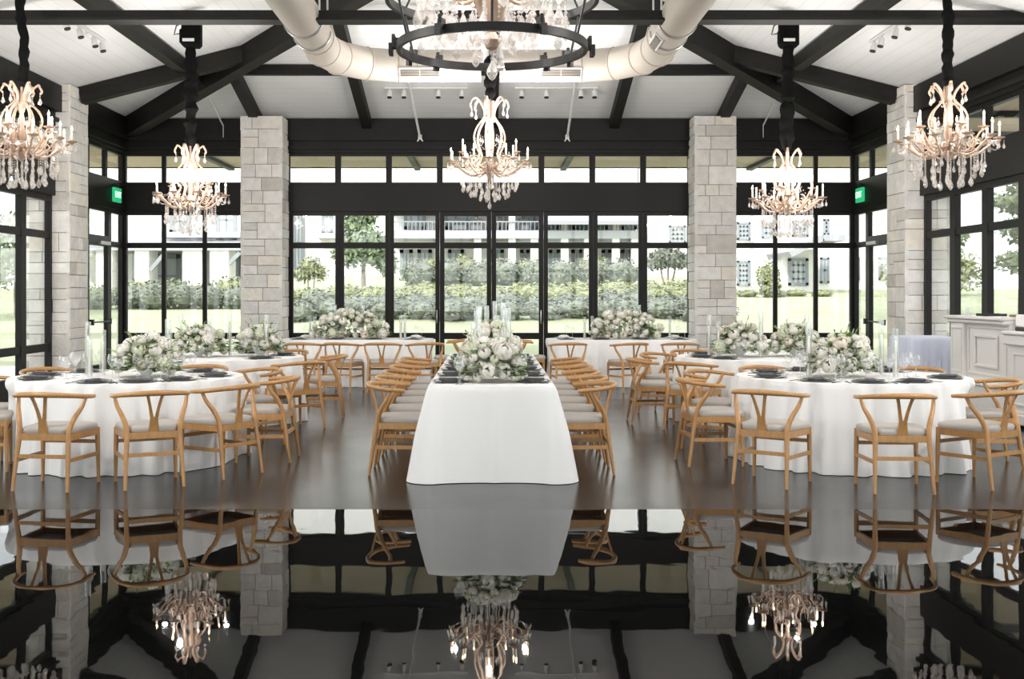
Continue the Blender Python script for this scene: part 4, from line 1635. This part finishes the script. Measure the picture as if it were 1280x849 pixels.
def arrangement(x, y, z, rx, ry, hh, n, label, seed, bowl=True, sprigs=16):
    rr = random.Random(seed)
    t = thing('flower_arrangement', label, 'flowers', (x, y, z), 0, 'white flower arrangements')
    zb = .06
    if bowl:
        MB().lathe([(.0, .0), (.06, .0), (.065, .006), (.035, .015), (.05, .03), (.085, .06), (.095, .105), (.09, .105), (.08, .06), (.0, .04)], 24).obj('bowl', M['ceramic'], t)
        zb = .09
    pl = []
    tries = 0
    while len(pl) < n and tries < 6000:
        tries += 1
        a = rr.uniform(0, 2 * PI)
        el = math.asin(rr.uniform(-.22, 1))
        s = rr.choice((.068, .078, .062, .054, .088, .044))
        k = rr.uniform(.84, 1.04)
        p = Vector((rx * k * math.cos(el) * math.cos(a), ry * k * math.cos(el) * math.sin(a), zb + (hh - zb) * max(-.12, math.sin(el)) * k + rr.uniform(0, .03)))
        p.z = max(p.z, s * 1.08, .125 if bowl and p.y < 0 else 0)
        if all((p - q).length > (s + w) * .86 for q, w in pl):
            pl.append((p, s))
    for p, s in pl:
        k = rr.choice((0, 0, 1, 1, 2, 3, 3, 4, 5, 6)) if s > .045 else rr.choice((5, 5, 6, 1))
        o = link_mesh(BN[k], BLOOM[k], t, p, 0, s)
        dv = Vector((p.x / rx, p.y / ry, max(.1, (p.z - zb) / hh + .25))).normalized()
        o.rotation_mode = 'QUATERNION'
        o.rotation_quaternion = dv.to_track_quat('Z', 'Y')
    b, b2 = MB(), MB()
    for _ in range(int(n * 5)):
        a = rr.uniform(0, 2 * PI)
        el = math.asin(rr.uniform(-.15, 1))
        k = rr.uniform(.6, .9) if el > .35 else rr.uniform(.75, 1.0)
        p = Vector((rx * k * math.cos(el) * math.cos(a), ry * k * math.cos(el) * math.sin(a), zb + (hh - zb) * math.sin(el) * k))
        p.z = max(p.z, .06)
        d = Vector((math.cos(a) * math.cos(el), math.sin(a) * math.cos(el), math.sin(el) * .8 + rr.uniform(-.35, .25)))
        if p.z < .08:
            d.z = abs(d.z) * .2 + .12
        leaf(b if rr.random() < .8 else b2, p, d, rr.uniform(.06, .10), rr.uniform(.014, .026), rr, .15 if p.z < .1 else .3)
    for k in range(46):      # a skirt of larger leaves round the foot of the mound
        a = 2 * PI * k / 46 + rr.uniform(-.1, .1)
        q = rr.uniform(.62, .86)
        p = Vector((rx * q * math.cos(a), ry * q * math.sin(a), rr.uniform(.07, .15)))
        leaf(b if k % 4 else b2, p, Vector((math.cos(a), math.sin(a) * .9, rr.uniform(-.15, .35))), rr.uniform(.09, .14), rr.uniform(.022, .034), rr, .12)
    for _ in range(sprigs):
        a = rr.uniform(0, 2 * PI)
        el = rr.uniform(.05, 1.3)
        d = Vector((math.cos(a) * math.cos(el), math.sin(a) * math.cos(el) * ry / rx, math.sin(el)))
        base = Vector((rx * .6 * d.x, rx * .6 * d.y, zb + (hh - zb) * .6 * d.z))
        L = rr.uniform(.16, .27)
        tip = base + d * L + Vector((0, 0, -.02))
        b2.tube([base, (base + tip) / 2 + Vector((0, 0, .015)), tip], .0022, 4)
        for q in range(6):
            pp = base.lerp(tip, .35 + q * .12)
            dd = d + Vector((rr.uniform(-.8, .8), rr.uniform(-.8, .8), rr.uniform(-.3, .6)))
            leaf(b2, pp, dd, .035, .010, rr, .1)
    b.obj('foliage', M['leaf'], t, True, 80)
    b2.obj('pale_foliage', M['leaf_pale'], t, True, 80)
    return t


arrangement(-3.14, 10.22, CLOTHZ, .27, .25, .36, 46, 'white rose centrepiece in a white bowl on the front left round table', 31)
arrangement(3.22, 10.25, CLOTHZ, .28, .25, .37, 48, 'white hydrangea centrepiece in a white bowl on the front right round table', 32)
arrangement(-3.50, 13.45, CLOTHZ, .30, .25, .36, 44, 'left white centrepiece on the second-row left round table', 33)
arrangement(-2.80, 13.62, CLOTHZ, .26, .22, .34, 38, 'right white centrepiece on the second-row left round table', 34)
arrangement(3.00, 13.45, CLOTHZ, .30, .25, .38, 46, 'left white centrepiece on the second-row right round table', 35)
arrangement(3.68, 13.55, CLOTHZ, .27, .24, .38, 42, 'right white centrepiece on the second-row right round table', 36)
arrangement(-2.33, 18.55, .766, .64, .24, .44, 70, 'wide white flower mound on the left oval table by the doors', 37, False, 26)
arrangement(2.23, 18.55, .766, .58, .24, .44, 66, 'wide white flower mound on the right oval table by the doors', 38, False, 26)
arrangement(.02, 9.58, .773, .27, .27, .34, 46, 'front white rose and greenery mound on the long table', 39, False, 14)
arrangement(.01, 10.55, .773, .28, .38, .42, 50, 'second white flower mound on the long table, behind the front one', 40, False, 16)
arrangement(.0, 11.75, .773, .25, .40, .40, 44, 'third white flower mound on the long table', 41, False, 14)
arrangement(.02, 12.95, .773, .24, .36, .38, 40, 'farthest white flower mound on the long table', 42, False, 12)


# ------------------------------------------------------------------ white panelled bar on the right
def panel(mb, y0, y1, z0, z1, x, t=.03, p=.016):
    """raised moulding frame on a face looking towards -X"""
    for a, b_, c, d in ((y0, y1, z0, z0 + t), (y0, y1, z1 - t, z1), (y0, y0 + t, z0 + t, z1 - t), (y1 - t, y1, z0 + t, z1 - t)):
        mb.cham(x - p, x + .002, a, b_, c, d, .006)


bt = thing('bar_counter', 'tall white panelled bar counter with moulded cornice against the right glass wall', 'bar', (6.02, 12.98, 0))
MB().box(0, .68, 0, 1.5, 0, 1.17).obj('body', M['bar'], bt, False)
MB().cham(-.05, .3, 1.16, 1.56, .1, 1.16, .012).cham(-.07, .3, 1.14, 1.58, 0, .12, .012).obj('corner_pilaster', M['bar'], bt, False)
tb = MB()
tb.cham(-.11, .70, -.0, 1.64, 1.20, 1.24, .012).cham(-.08, .69, .0, 1.61, 1.15, 1.20, .014)
tb.obj('counter_top', M['bar'], bt, False)
pb = MB()
panel(pb, .06, 1.12, .52, 1.12, 0)
panel(pb, .28, .92, .62, 1.02, -.005, .035, .022)
panel(pb, 1.2, 1.52, .52, 1.1, -.05, .03, .01)
pb.obj('front_panel', M['bar'], bt, False)
MB().cham(-.10, .3, .0, 1.60, 0, .44, .012).cham(-.12, .3, .0, 1.62, .40, .45, .012).obj('plinth', M['bar'], bt, False)
bl = thing('bar_counter', 'lower white bar counter with thick cap at the right edge', 'bar', (5.98, 11.5, 0))
MB().box(0, .72, 0, 1.46, .06, 1.0).obj('body', M['bar'], bl, False)
MB().cham(-.07, .74, -.05, 1.47, 1.05, 1.09, .012).cham(-.05, .73, -.03, 1.47, .93, 1.05, .015).obj('counter_top', M['bar'], bl, False)
MB().cham(-.04, .72, -.02, 1.47, .04, .16, .012).cham(-.02, .72, -.01, 1.47, .16, .19, .01).obj('plinth', M['bar'], bl, False)
pb = MB()
panel(pb, .12, 1.3, .25, .85, 0, .03)
pb.obj('front_panel', M['bar'], bl, False)
pr = thing('counter_box', 'white box with a black base on the lower bar counter', 'box', (6.24, 12.74, 1.0905))
MB().cham(-.20, .22, -.16, .16, .0, .045, .01).obj('base', M['grille'], pr, False)
MB().cham(-.20, .22, -.15, .15, .046, .19, .015).obj('casing', M['ceramic'], pr, False)
t = thing('serving_tray', 'dark flat tray on top of the tall bar counter', 'tray', (6.25, 13.95, 1.2405))
MB().cham(-.16, .14, -.1, .1, 0, .012, .004).box(-.16, .14, -.1, -.09, .012, .03).box(-.16, .14, .09, .1, .012, .03).obj('tray_base', M['grille'], t, False)
tag(MB().cham(6.25, 6.5, 13.1, 13.5, 1.2405, 1.267, .008).obj('wooden_board', M['wood_dark'], None, False), 'brown wooden board on top of the tall bar counter', 'board')
tag(MB().lathe([(.0, .0), (.03, .0), (.033, .1), (.031, .1), (.028, .008), (.0, .008)], 16, (6.06, 14.2, 1.2405)).obj('tumbler', M['glass']), 'small clear tumbler at the end of the tall bar counter', 'glass')

# ------------------------------------------------------------------ outdoors
def terr(x, y):
    if y < 26:
        b = -.05
    elif y < 34:
        b = -.05 + (y - 26) / 8 * .83
    elif y < 40:
        b = .78 + (y - 34) / 6 * .52
    elif y < 60:
        b = 1.30 + (y - 40) / 20 * 1.15
    else:
        b = 2.45
    q = abs(x / max(y, 1))
    k = 1 if q < .17 else .72 if q > .21 else 1 - (q - .17) / .04 * .28
    return b * k if b > 0 else b


mb = MB()
gx = [-70, -50, -35, -25, -20] + [-18 + i for i in range(37)] + [20, 25, 35, 50, 70]
gy = [-6, 0, 6, 12, 18, 22, 24, 26] + [27 + i for i in range(34)] + [64, 75, 110]
vs = [(x, y, terr(x, y) - .03) for y in gy for x in gx]
nx = len(gx)
fs = [(j * nx + i, j * nx + i + 1, (j + 1) * nx + i + 1, (j + 1) * nx + i) for j in range(len(gy) - 1) for i in range(nx - 1)]
fs = [f for f in fs if not (all(XL - .4 < vs[i][0] < XR + .4 and vs[i][1] < YW for i in f))]
lw = MB().add(vs, fs).obj('lawn', M['grass'])
tag(lw, 'sunlit green lawn rising towards the building', kind='structure')
pv = MB()
pv.box(XL - 5.2, XL - .3, Y0 - 3, YW + 2.6, -.2, -.02).box(XR + .3, XR + 5.2, Y0 - 3, YW + 2.6, -.2, -.02).box(XL - .3, XR + .3, YW + .15, YW + 2.6, -.2, -.02)
struct('path', pv, M['pave'], 'pale paving around the outside of the glass walls')


def leafcloud(b, c, r, n, size, rr, zs=1.0):
    for _ in range(n):
        d = Vector((rr.gauss(0, 1), rr.gauss(0, 1), rr.gauss(0, 1))).normalized()
        k = rr.uniform(.72, 1.05)
        p = Vector((c[0] + d.x * r[0] * k, c[1] + d.y * r[1] * k, c[2] + d.z * r[2] * k))
        u = Vector((rr.gauss(0, 1), rr.gauss(0, 1), rr.gauss(0, 1))).normalized()
        v = u.cross(d)
        if v.length < .05:
            continue
        v.normalize()
        s = size * rr.uniform(.6, 1.3)
        b.add([p - u * s, p - v * s * .5, p + u * s, p + v * s * .5], [(0, 1, 2, 3)])


def blob(b, c, r, rr, n=10):
    prof = [(math.sin(PI * k / 6) + .001, -math.cos(PI * k / 6)) for k in range(7)]
    vs, fs = [], []
    for q, z in prof:
        for k in range(n):
            a = 2 * PI * k / n
            w = rr.uniform(.9, 1.05)
            vs.append((c[0] + r[0] * q * w * math.cos(a), c[1] + r[1] * q * w * math.sin(a), c[2] + r[2] * z * w))
    for i in range(6):
        for k in range(n):
            fs.append((i * n + k, i * n + (k + 1) % n, (i + 1) * n + (k + 1) % n, (i + 1) * n + k))
    b.add(vs, fs)


def shrub_proto(m, seed, n=420, size=.075):
    rr = random.Random(seed)
    b = MB()
    blob(b, (0, 0, .42), (.52, .5, .44), rr)
    leafcloud(b, (0, 0, .45), (.62, .58, .52), n, size, rr)
    me = b.mesh('shrub', False)
    me.materials.append(m)
    return me


SH = {'sage': [shrub_proto(M['sage'], 51), shrub_proto(M['sage'], 52)], 'lime': [shrub_proto(M['lime'], 53), shrub_proto(M['lime'], 54)]}


def shrubs(kind, x0, x1, step, y, sc, zsc, label, group, rr):
    x = x0
    while x <= x1:
        yy = y + rr.uniform(-.4, .4)
        o = item('shrub', rr.choice(SH[kind]), (x, yy, terr(x, yy) - .06), rr.uniform(0, 6), label, 'shrub', group)
        s = sc * rr.uniform(.85, 1.15)
        o.scale = (s, s, s * zsc)
        x += step * rr.uniform(.85, 1.15)


rr = random.Random(99)
shrubs('sage', -6.6, 6.8, .95, 34, 1.05, .62, 'grey-green shrub in the nearest planted row beyond the doors', 'nearest shrub row', rr)
shrubs('sage', -6.6, 7.4, 1.0, 35.3, 1.1, .66, 'grey-green shrub in the second planted row beyond the doors', 'second shrub row', rr)
shrubs('lime', -7.4, 8.2, 1.05, 39.5, 1.1, .55, 'yellow-green shrub in the middle planted row on the lawn', 'middle shrub row', rr)
shrubs('lime', -2.4, 8.0, 1.2, 41.5, 1.1, .6, 'yellow-green shrub in the upper middle planted row', 'upper middle shrub row', rr)
shrubs('sage', -3.2, 6.4, 1.3, 50, 1.35, .85, 'sage shrub in the back row by the building', 'back shrub row', rr)
shrubs('lime', -2.6, 5.6, 1.5, 52.5, 1.4, .95, 'lime shrub in the back row by the building', 'rear lime shrubs', rr)
shrubs('sage', -14.2, -8.6, .95, 41, 1.25, .85, 'rounded shrub on the lawn seen through the rear left bay', 'left bay shrubs', rr)
shrubs('lime', -13.6, -9.0, 1.3, 43.5, 1.3, .8, 'pale rounded shrub behind the hedge, rear left bay', 'left bay back shrubs', rr)
shrubs('lime', 9.4, 15.5, 1.2, 51, .9, .4, 'low shrub by the building seen through the rear right bay', 'right bay shrubs', rr)


def tree(name, x, y, zb, parts, trunk, m, label, seed, leaves=900, size=.12):
    rr = random.Random(seed)
    t = thing(name, label, 'tree', (x, y, zb), 0)
    b = MB()
    for (cx, cy, cz, r, rz_) in parts:
        leafcloud(b, (cx, cy, cz), (r, r, rz_), int(leaves * r * r), size, rr)
        leafcloud(b, (cx, cy, cz), (r * .6, r * .6, rz_ * .6), int(leaves * r * r * .5), size * 1.3, rr)
    b.obj('crown', m, t, False)
    for (p0, p1, r) in trunk:
        a, c = Vector(p0), Vector(p1)
        MB().tube([a, a.lerp(c, .5) + Vector((rr.uniform(-.06, .06), 0, 0)), c], [r, r * .8, r * .5], 8).obj('trunk', M['bark'], t)
    return t


tree('garden_tree', -5.2, 46, 1.65, [(0, 0, 1.9, .95, .9), (-.35, .1, 2.7, .75, .8), (.45, 0, 1.55, .8, .6), (-.6, 0, 1.5, .7, .6), (.1, 0, 3.2, .55, .6), (.95, 0, 1.0, .45, .5)], [((0, 0, -.2), (.05, 0, 1.7), .11)], M['tree'], 'green leafy tree on the lawn behind the second folding door', 61, 700, .13)
tree('garden_tree', -6.4, 40, 1.2, [(0, 0, 1.25, .42, .4), (.3, 0, 1.05, .35, .3), (-.3, .1, 1.0, .36, .32)], [((0, 0, -.2), (-.12, 0, 1.2), .03), ((0, 0, -.2), (.15, 0, 1.1), .03)], M['lime'], 'small pale multi-stem tree behind the leftmost folding door', 62, 1100, .08)
tree('garden_tree', 7.1, 45, 1.7, [(0, 0, 1.25, .72, .42), (-.45, 0, 1.05, .45, .34), (.5, 0, 1.1, .5, .36)], [((0, 0, -.2), (-.3, 0, 1.1), .05), ((0, 0, -.2), (.05, 0, 1.2), .05), ((.05, 0, -.2), (.4, 0, 1.1), .05)], M['sage'], 'spreading multi-stem tree behind the rightmost folding door', 63, 900, .10)
tree('garden_tree', 12.4, 50, 1.4, [(0, 0, .9, .55, .7), (.1, 0, .3, .5, .5)], [((0, 0, -.2), (0, 0, .8), .05)], M['lime'], 'bushy yellow-green tree in the rear right bay window', 64, 900, .11)
tree('pine_tree', 17.3, 35, .4, [(0, 0, 4.6, 1.1, .5), (-.7, .3, 4.0, .8, .4), (.9, 0, 3.7, 1.1, .55), (-.4, 0, 3.1, 1.0, .5), (.8, .2, 2.6, 1.2, .5), (-.6, 0, 2.1, .9, .4), (.6, 0, 1.7, 1.0, .4)], [((.1, 0, -.4), (0, 0, 4.4), .13), ((-.6, .4, -.4), (-.5, .3, 3.0), .08)], M['pine'], 'large dark pine beyond the right glass wall', 65, 420, .12)
tree('pine_tree', 14.1, 35.5, .4, [(0, 0, 4.2, .6, .35), (-.3, 0, 3.5, .8, .4), (.3, 0, 2.9, .8, .35), (-.2, 0, 2.3, .7, .3)], [((0, 0, -.4), (0, 0, 4.1), .09)], M['pine'], 'slimmer pine beside the large one beyond the right wall', 66, 420, .11)
tree('garden_tree', 20.5, 52, .8, [(0, 0, 2.2, 1.4, 1.2), (-1.2, 0, 1.6, 1.1, .9), (1.2, 0, 1.7, 1.2, 1.0)], [((0, 0, -.5), (0, 0, 2), .15)], M['lime'], 'pale yellow-green tree far behind the pines on the right', 67, 320, .14)
tree('garden_tree', -15.6, 37, .6, [(0, 0, 2.6, 1.2, 1.0), (-.8, 0, 1.8, 1.0, .8), (.7, .2, 1.6, .8, .8)], [((0, 0, -.4), (0, 0, 2.4), .12)], M['tree'], 'leafy tree beyond the left glass wall', 68, 420, .12)


# the pale building opposite
def pbox(mb, p0, p1, q0, q1, d0, d1):
    a, b_ = PX(p0, q1, d0), PX(p1, q0, d0)
    mb.box(min(a.x, b_.x), max(a.x, b_.x), d0, d1, min(a.z, b_.z), max(a.z, b_.z))


def grid_window(par, p0, p1, q0, q1, d, nx_, nz, fr=.14):
    a, b_ = PX(p0, q1, d), PX(p1, q0, d)
    f = MB()
    f.box(a.x, b_.x, d - .1, d, a.z, a.z + fr).box(a.x, b_.x, d - .1, d, b_.z - fr, b_.z).box(a.x, a.x + fr, d - .1, d, a.z, b_.z).box(b_.x - fr, b_.x, d - .1, d, a.z, b_.z)
    for i in range(1, nx_):
        x = a.x + (b_.x - a.x) * i / nx_
        f.box(x - .045, x + .045, d - .08, d, a.z + fr, b_.z - fr)
    for i in range(1, nz):
        z = a.z + (b_.z - a.z) * i / nz
        f.box(a.x + fr, b_.x - fr, d - .08, d, z - .045, z + .045)
    o = f.obj('window', M['ext_frame'], par, False)
    MB().box(a.x + .02, b_.x - .02, d - .05, d - .01, a.z + .02, b_.z - .02).obj('pane', M['ext_glass'], o, False)


D = 60.0
bc = thing('building', 'white two-storey building with balconies and columns behind the shrubs', 'building', (0, 0, 0))
m_ = MB()
pbox(m_, 492, 795, 120, 420, D + 3.2, D + 6)
m_.obj('wall', M['stucco'], bc, False)
m_ = MB()
pbox(m_, 484, 800, 288, 298, D, D + 3.2)
m_.obj('balcony_slab', M['stucco_grey'], bc, False)
m_ = MB()
pbox(m_, 484, 690, 150, 262, D, D + 3.2)
m_.obj('upper_wall', M['stucco'], bc, False)
m_ = MB()
a, b_ = PX(676, 262, D - 1), PX(802, 276, D - 1)
m_.add([(a.x, D - 1, b_.z), (b_.x, D - 1, b_.z), (b_.x, D + 3.2, a.z + .6), (a.x, D + 3.2, a.z + .6), (a.x, D - 1, b_.z - .2), (b_.x, D - 1, b_.z - .2), (b_.x, D + 3.2, a.z + .4), (a.x, D + 3.2, a.z + .4)],
       [(0, 1, 2, 3), (7, 6, 5, 4), (0, 4, 5, 1), (2, 6, 7, 3), (0, 3, 7, 4), (1, 5, 6, 2)])
m_.obj('roof', M['ext_roof'], bc, False)
for px in (487, 549, 597, 640, 668, 706, 735, 770, 794):
    m_ = MB()
    pbox(m_, px - 4.5, px + 4.5, 298, 420, D + .2, D + .7)
    m_.obj('column', M['stucco'], bc, False)
for px in (640, 706, 770):
    m_ = MB()
    pbox(m_, px - 4, px + 4, 262, 288, D + .2, D + .7)
    m_.obj('column', M['stucco'], bc, False)
for p0, p1 in ((500, 516), (522, 540), (560, 580), (612, 630), (650, 662), (686, 700), (714, 728), (752, 764), (776, 790)):
    grid_window(bc, p0, p1, 312, 356, D + 3.15, 2, 2, .2)
for p0, p1 in ((505, 532), (556, 598), (622, 636), (652, 700), (714, 760), (776, 796)):
    grid_window(bc, p0, p1, 264, 287, D + 3.15, 3, 1, .18)
m_ = MB()
a, b_ = PX(484, 278, D + .1), PX(799, 278, D + .1)
m_.box(a.x, b_.x, D + .1, D + .16, a.z, a.z + .07)
x = a.x
while x < b_.x:
    m_.box(x - .02, x + .02, D + .1, D + .16, a.z - .5, a.z)
    x += .22
m_.obj('balcony_railing', M['ext_frame'], bc, False)
for p0, p1, nm in ((566, 584, 'left'), (588, 603, 'right'), (648, 662, 'middle')):
    f = MB()
    a, b_ = PX(p0, 288, D + 1), PX(p1, 277, D + 1)
    f.cham(a.x, b_.x, D + .7, D + 1.3, a.z, a.z + .3, .04).cham(a.x, b_.x, D + 1.15, D + 1.35, a.z + .25, b_.z + .2, .05)
    f.cham(a.x, a.x + .12, D + .7, D + 1.3, a.z + .25, a.z + .5, .03).cham(b_.x - .12, b_.x, D + .7, D + 1.3, a.z + .25, a.z + .5, .03)
    tag(f.obj('outdoor_sofa', M['furn'], None, False), 'dark sofa on the distant balcony, %s one' % nm, 'sofa')
# left block
bL = thing('building', 'white building wing with grey porch and pillars seen through the rear left bay', 'building', (0, 0, 0))
m_ = MB()
pbox(m_, 60, 484, 120, 420, D + 4, D + 7)
m_.obj('wall', M['stucco'], bL, False)
m_ = MB()
pbox(m_, 60, 330, 302, 313, D - 1, D + 4)
m_.obj('porch_beam', M['stucco_grey'], bL, False)
m_ = MB()
pbox(m_, 60, 330, 120, 302, D + 1.2, D + 4)
m_.obj('upper_wall', M['stucco'], bL, False)
for p0, p1 in ((168, 186), (228, 252), (262, 286), (120, 140)):
    m_ = MB()
    pbox(m_, p0, p1, 313, 420, D - .8, D + .8)
    m_.obj('pillar', M['stucco'], bL, False)
for p0, p1 in ((190, 226), (255, 262), (288, 305)):
    grid_window(bL, p0, p1, 318, 372, D + 3.95, 2, 2, .25)
for p0, p1, q0, q1 in ((212, 238, 262, 292), (270, 296, 250, 300), (366, 381, 262, 345), (402, 416, 266, 294)):
    grid_window(bL, p0, p1, q0, q1, D + 1.15 if p0 < 330 else D + 3.95, 2, 2, .2)
m_ = MB()
pbox(m_, 200, 300, 290, 297, D + .2, D + 1.2)
pbox(m_, 396, 421, 291, 298, D + 3, D + 4)
m_.obj('balcony_slab', M['stucco_grey'], bL, False)
br = MB()
for (p0, q0, p1, q1) in ((188, 338, 205, 318), (286, 330, 300, 316)):
    br.beam(PX(p0, q0, D - .9), PX(p1, q1, D - .9), .2, .2, up=(0, 1, 0))
br.obj('brace', M['ext_frame'], bL, False)
# right block
bR = thing('building', 'tall white building wing with gridded windows and gabled porch, right side', 'building', (0, 0, 0))
m_ = MB()
pbox(m_, 812, 1190, 120, 420, D - 1, D + 4)
m_.obj('wall', M['stucco'], bR, False)
for p0, p1, q0, q1, nx_, nz in ((836, 857, 282, 304, 4, 4), (921, 938, 278, 300, 4, 4), (921, 937, 326, 357, 4, 5), (952, 968, 278, 298, 3, 3), (990, 1010, 276, 296, 4, 4), (1029, 1036, 274, 294, 2, 4), (1025, 1036, 322, 354, 2, 2), (1062, 1074, 322, 350, 3, 3), (1098, 1110, 322, 350, 3, 3)):
    grid_window(bR, p0, p1, q0, q1, D - 1.02, nx_, nz, .1)
m_ = MB()
pbox(m_, 978, 1020, 312, 420, D - 4, D - 1)
m_.obj('porch_wall', M['stucco'], bR, False)
grid_window(bR, 985, 1010, 323, 357, D - 4.02, 4, 4, .14)
m_ = MB()
a, b_, c = PX(973, 320, D - 4.5), PX(1012, 300, D - 4.5), PX(1040, 300, D - 4.5)
m_.beam(a, b_, 4.5, .3, up=(0, 0, 1)).beam(b_, c, 4.5, .3, up=(0, 0, 1))
m_.obj('porch_roof', M['ext_roof'], bR, False)
m_ = MB()
pbox(m_, 938.5, 941, 150, 358, D - 1.2, D - 1)
m_.obj('downpipe', M['stucco_grey'], bR, False)

# ------------------------------------------------------------------ light, sky, camera
w = bpy.data.worlds.new('sky')
SC.world = w
w.use_nodes = True
nt = w.node_tree
bg = nt.nodes['Background']
bg.inputs['Color'].default_value = (0.95, 0.975, 1.0, 1)
bg.inputs['Strength'].default_value = 1.9
sl = bpy.data.lights.new('sun', 'SUN')
sl.energy = 3.0
sl.angle = math.radians(6)
sl.color = (1, .97, .92)
so = bpy.data.objects.new('sun', sl)
COL.objects.link(so)
so.location = (-20, -10, 30)
so.rotation_euler = Vector((-.42, -.60, .68)).to_track_quat('Z', 'Y').to_euler()

cam = bpy.data.cameras.new('camera')
co = bpy.data.objects.new('camera', cam)
COL.objects.link(co)
co.location = (0, 0, H)
co.rotation_euler = (PI / 2, 0, 0)
cam.sensor_width = 36
cam.lens = F / 1280 * 36
cam.shift_x = (640 - CX) / 1280
cam.shift_y = -(424.5 - CY) / 1280
cam.clip_end = 300
SC.camera = co

vs_ = SC.view_settings
SC.display_settings.display_device = 'sRGB'
vs_.view_transform = 'Standard'
vs_.look = 'None'
vs_.gamma = 1
vs_.use_curve_mapping = False
vs_.exposure = 0.58
cy = SC.cycles
cy.use_denoising = True
cy.max_bounces = 12
cy.diffuse_bounces = 5
cy.glossy_bounces = 5
cy.transparent_max_bounces = 40
cy.sample_clamp_indirect = 8
cy.caustics_reflective = True
cy.blur_glossy = 0.6
cy.caustics_refractive = False
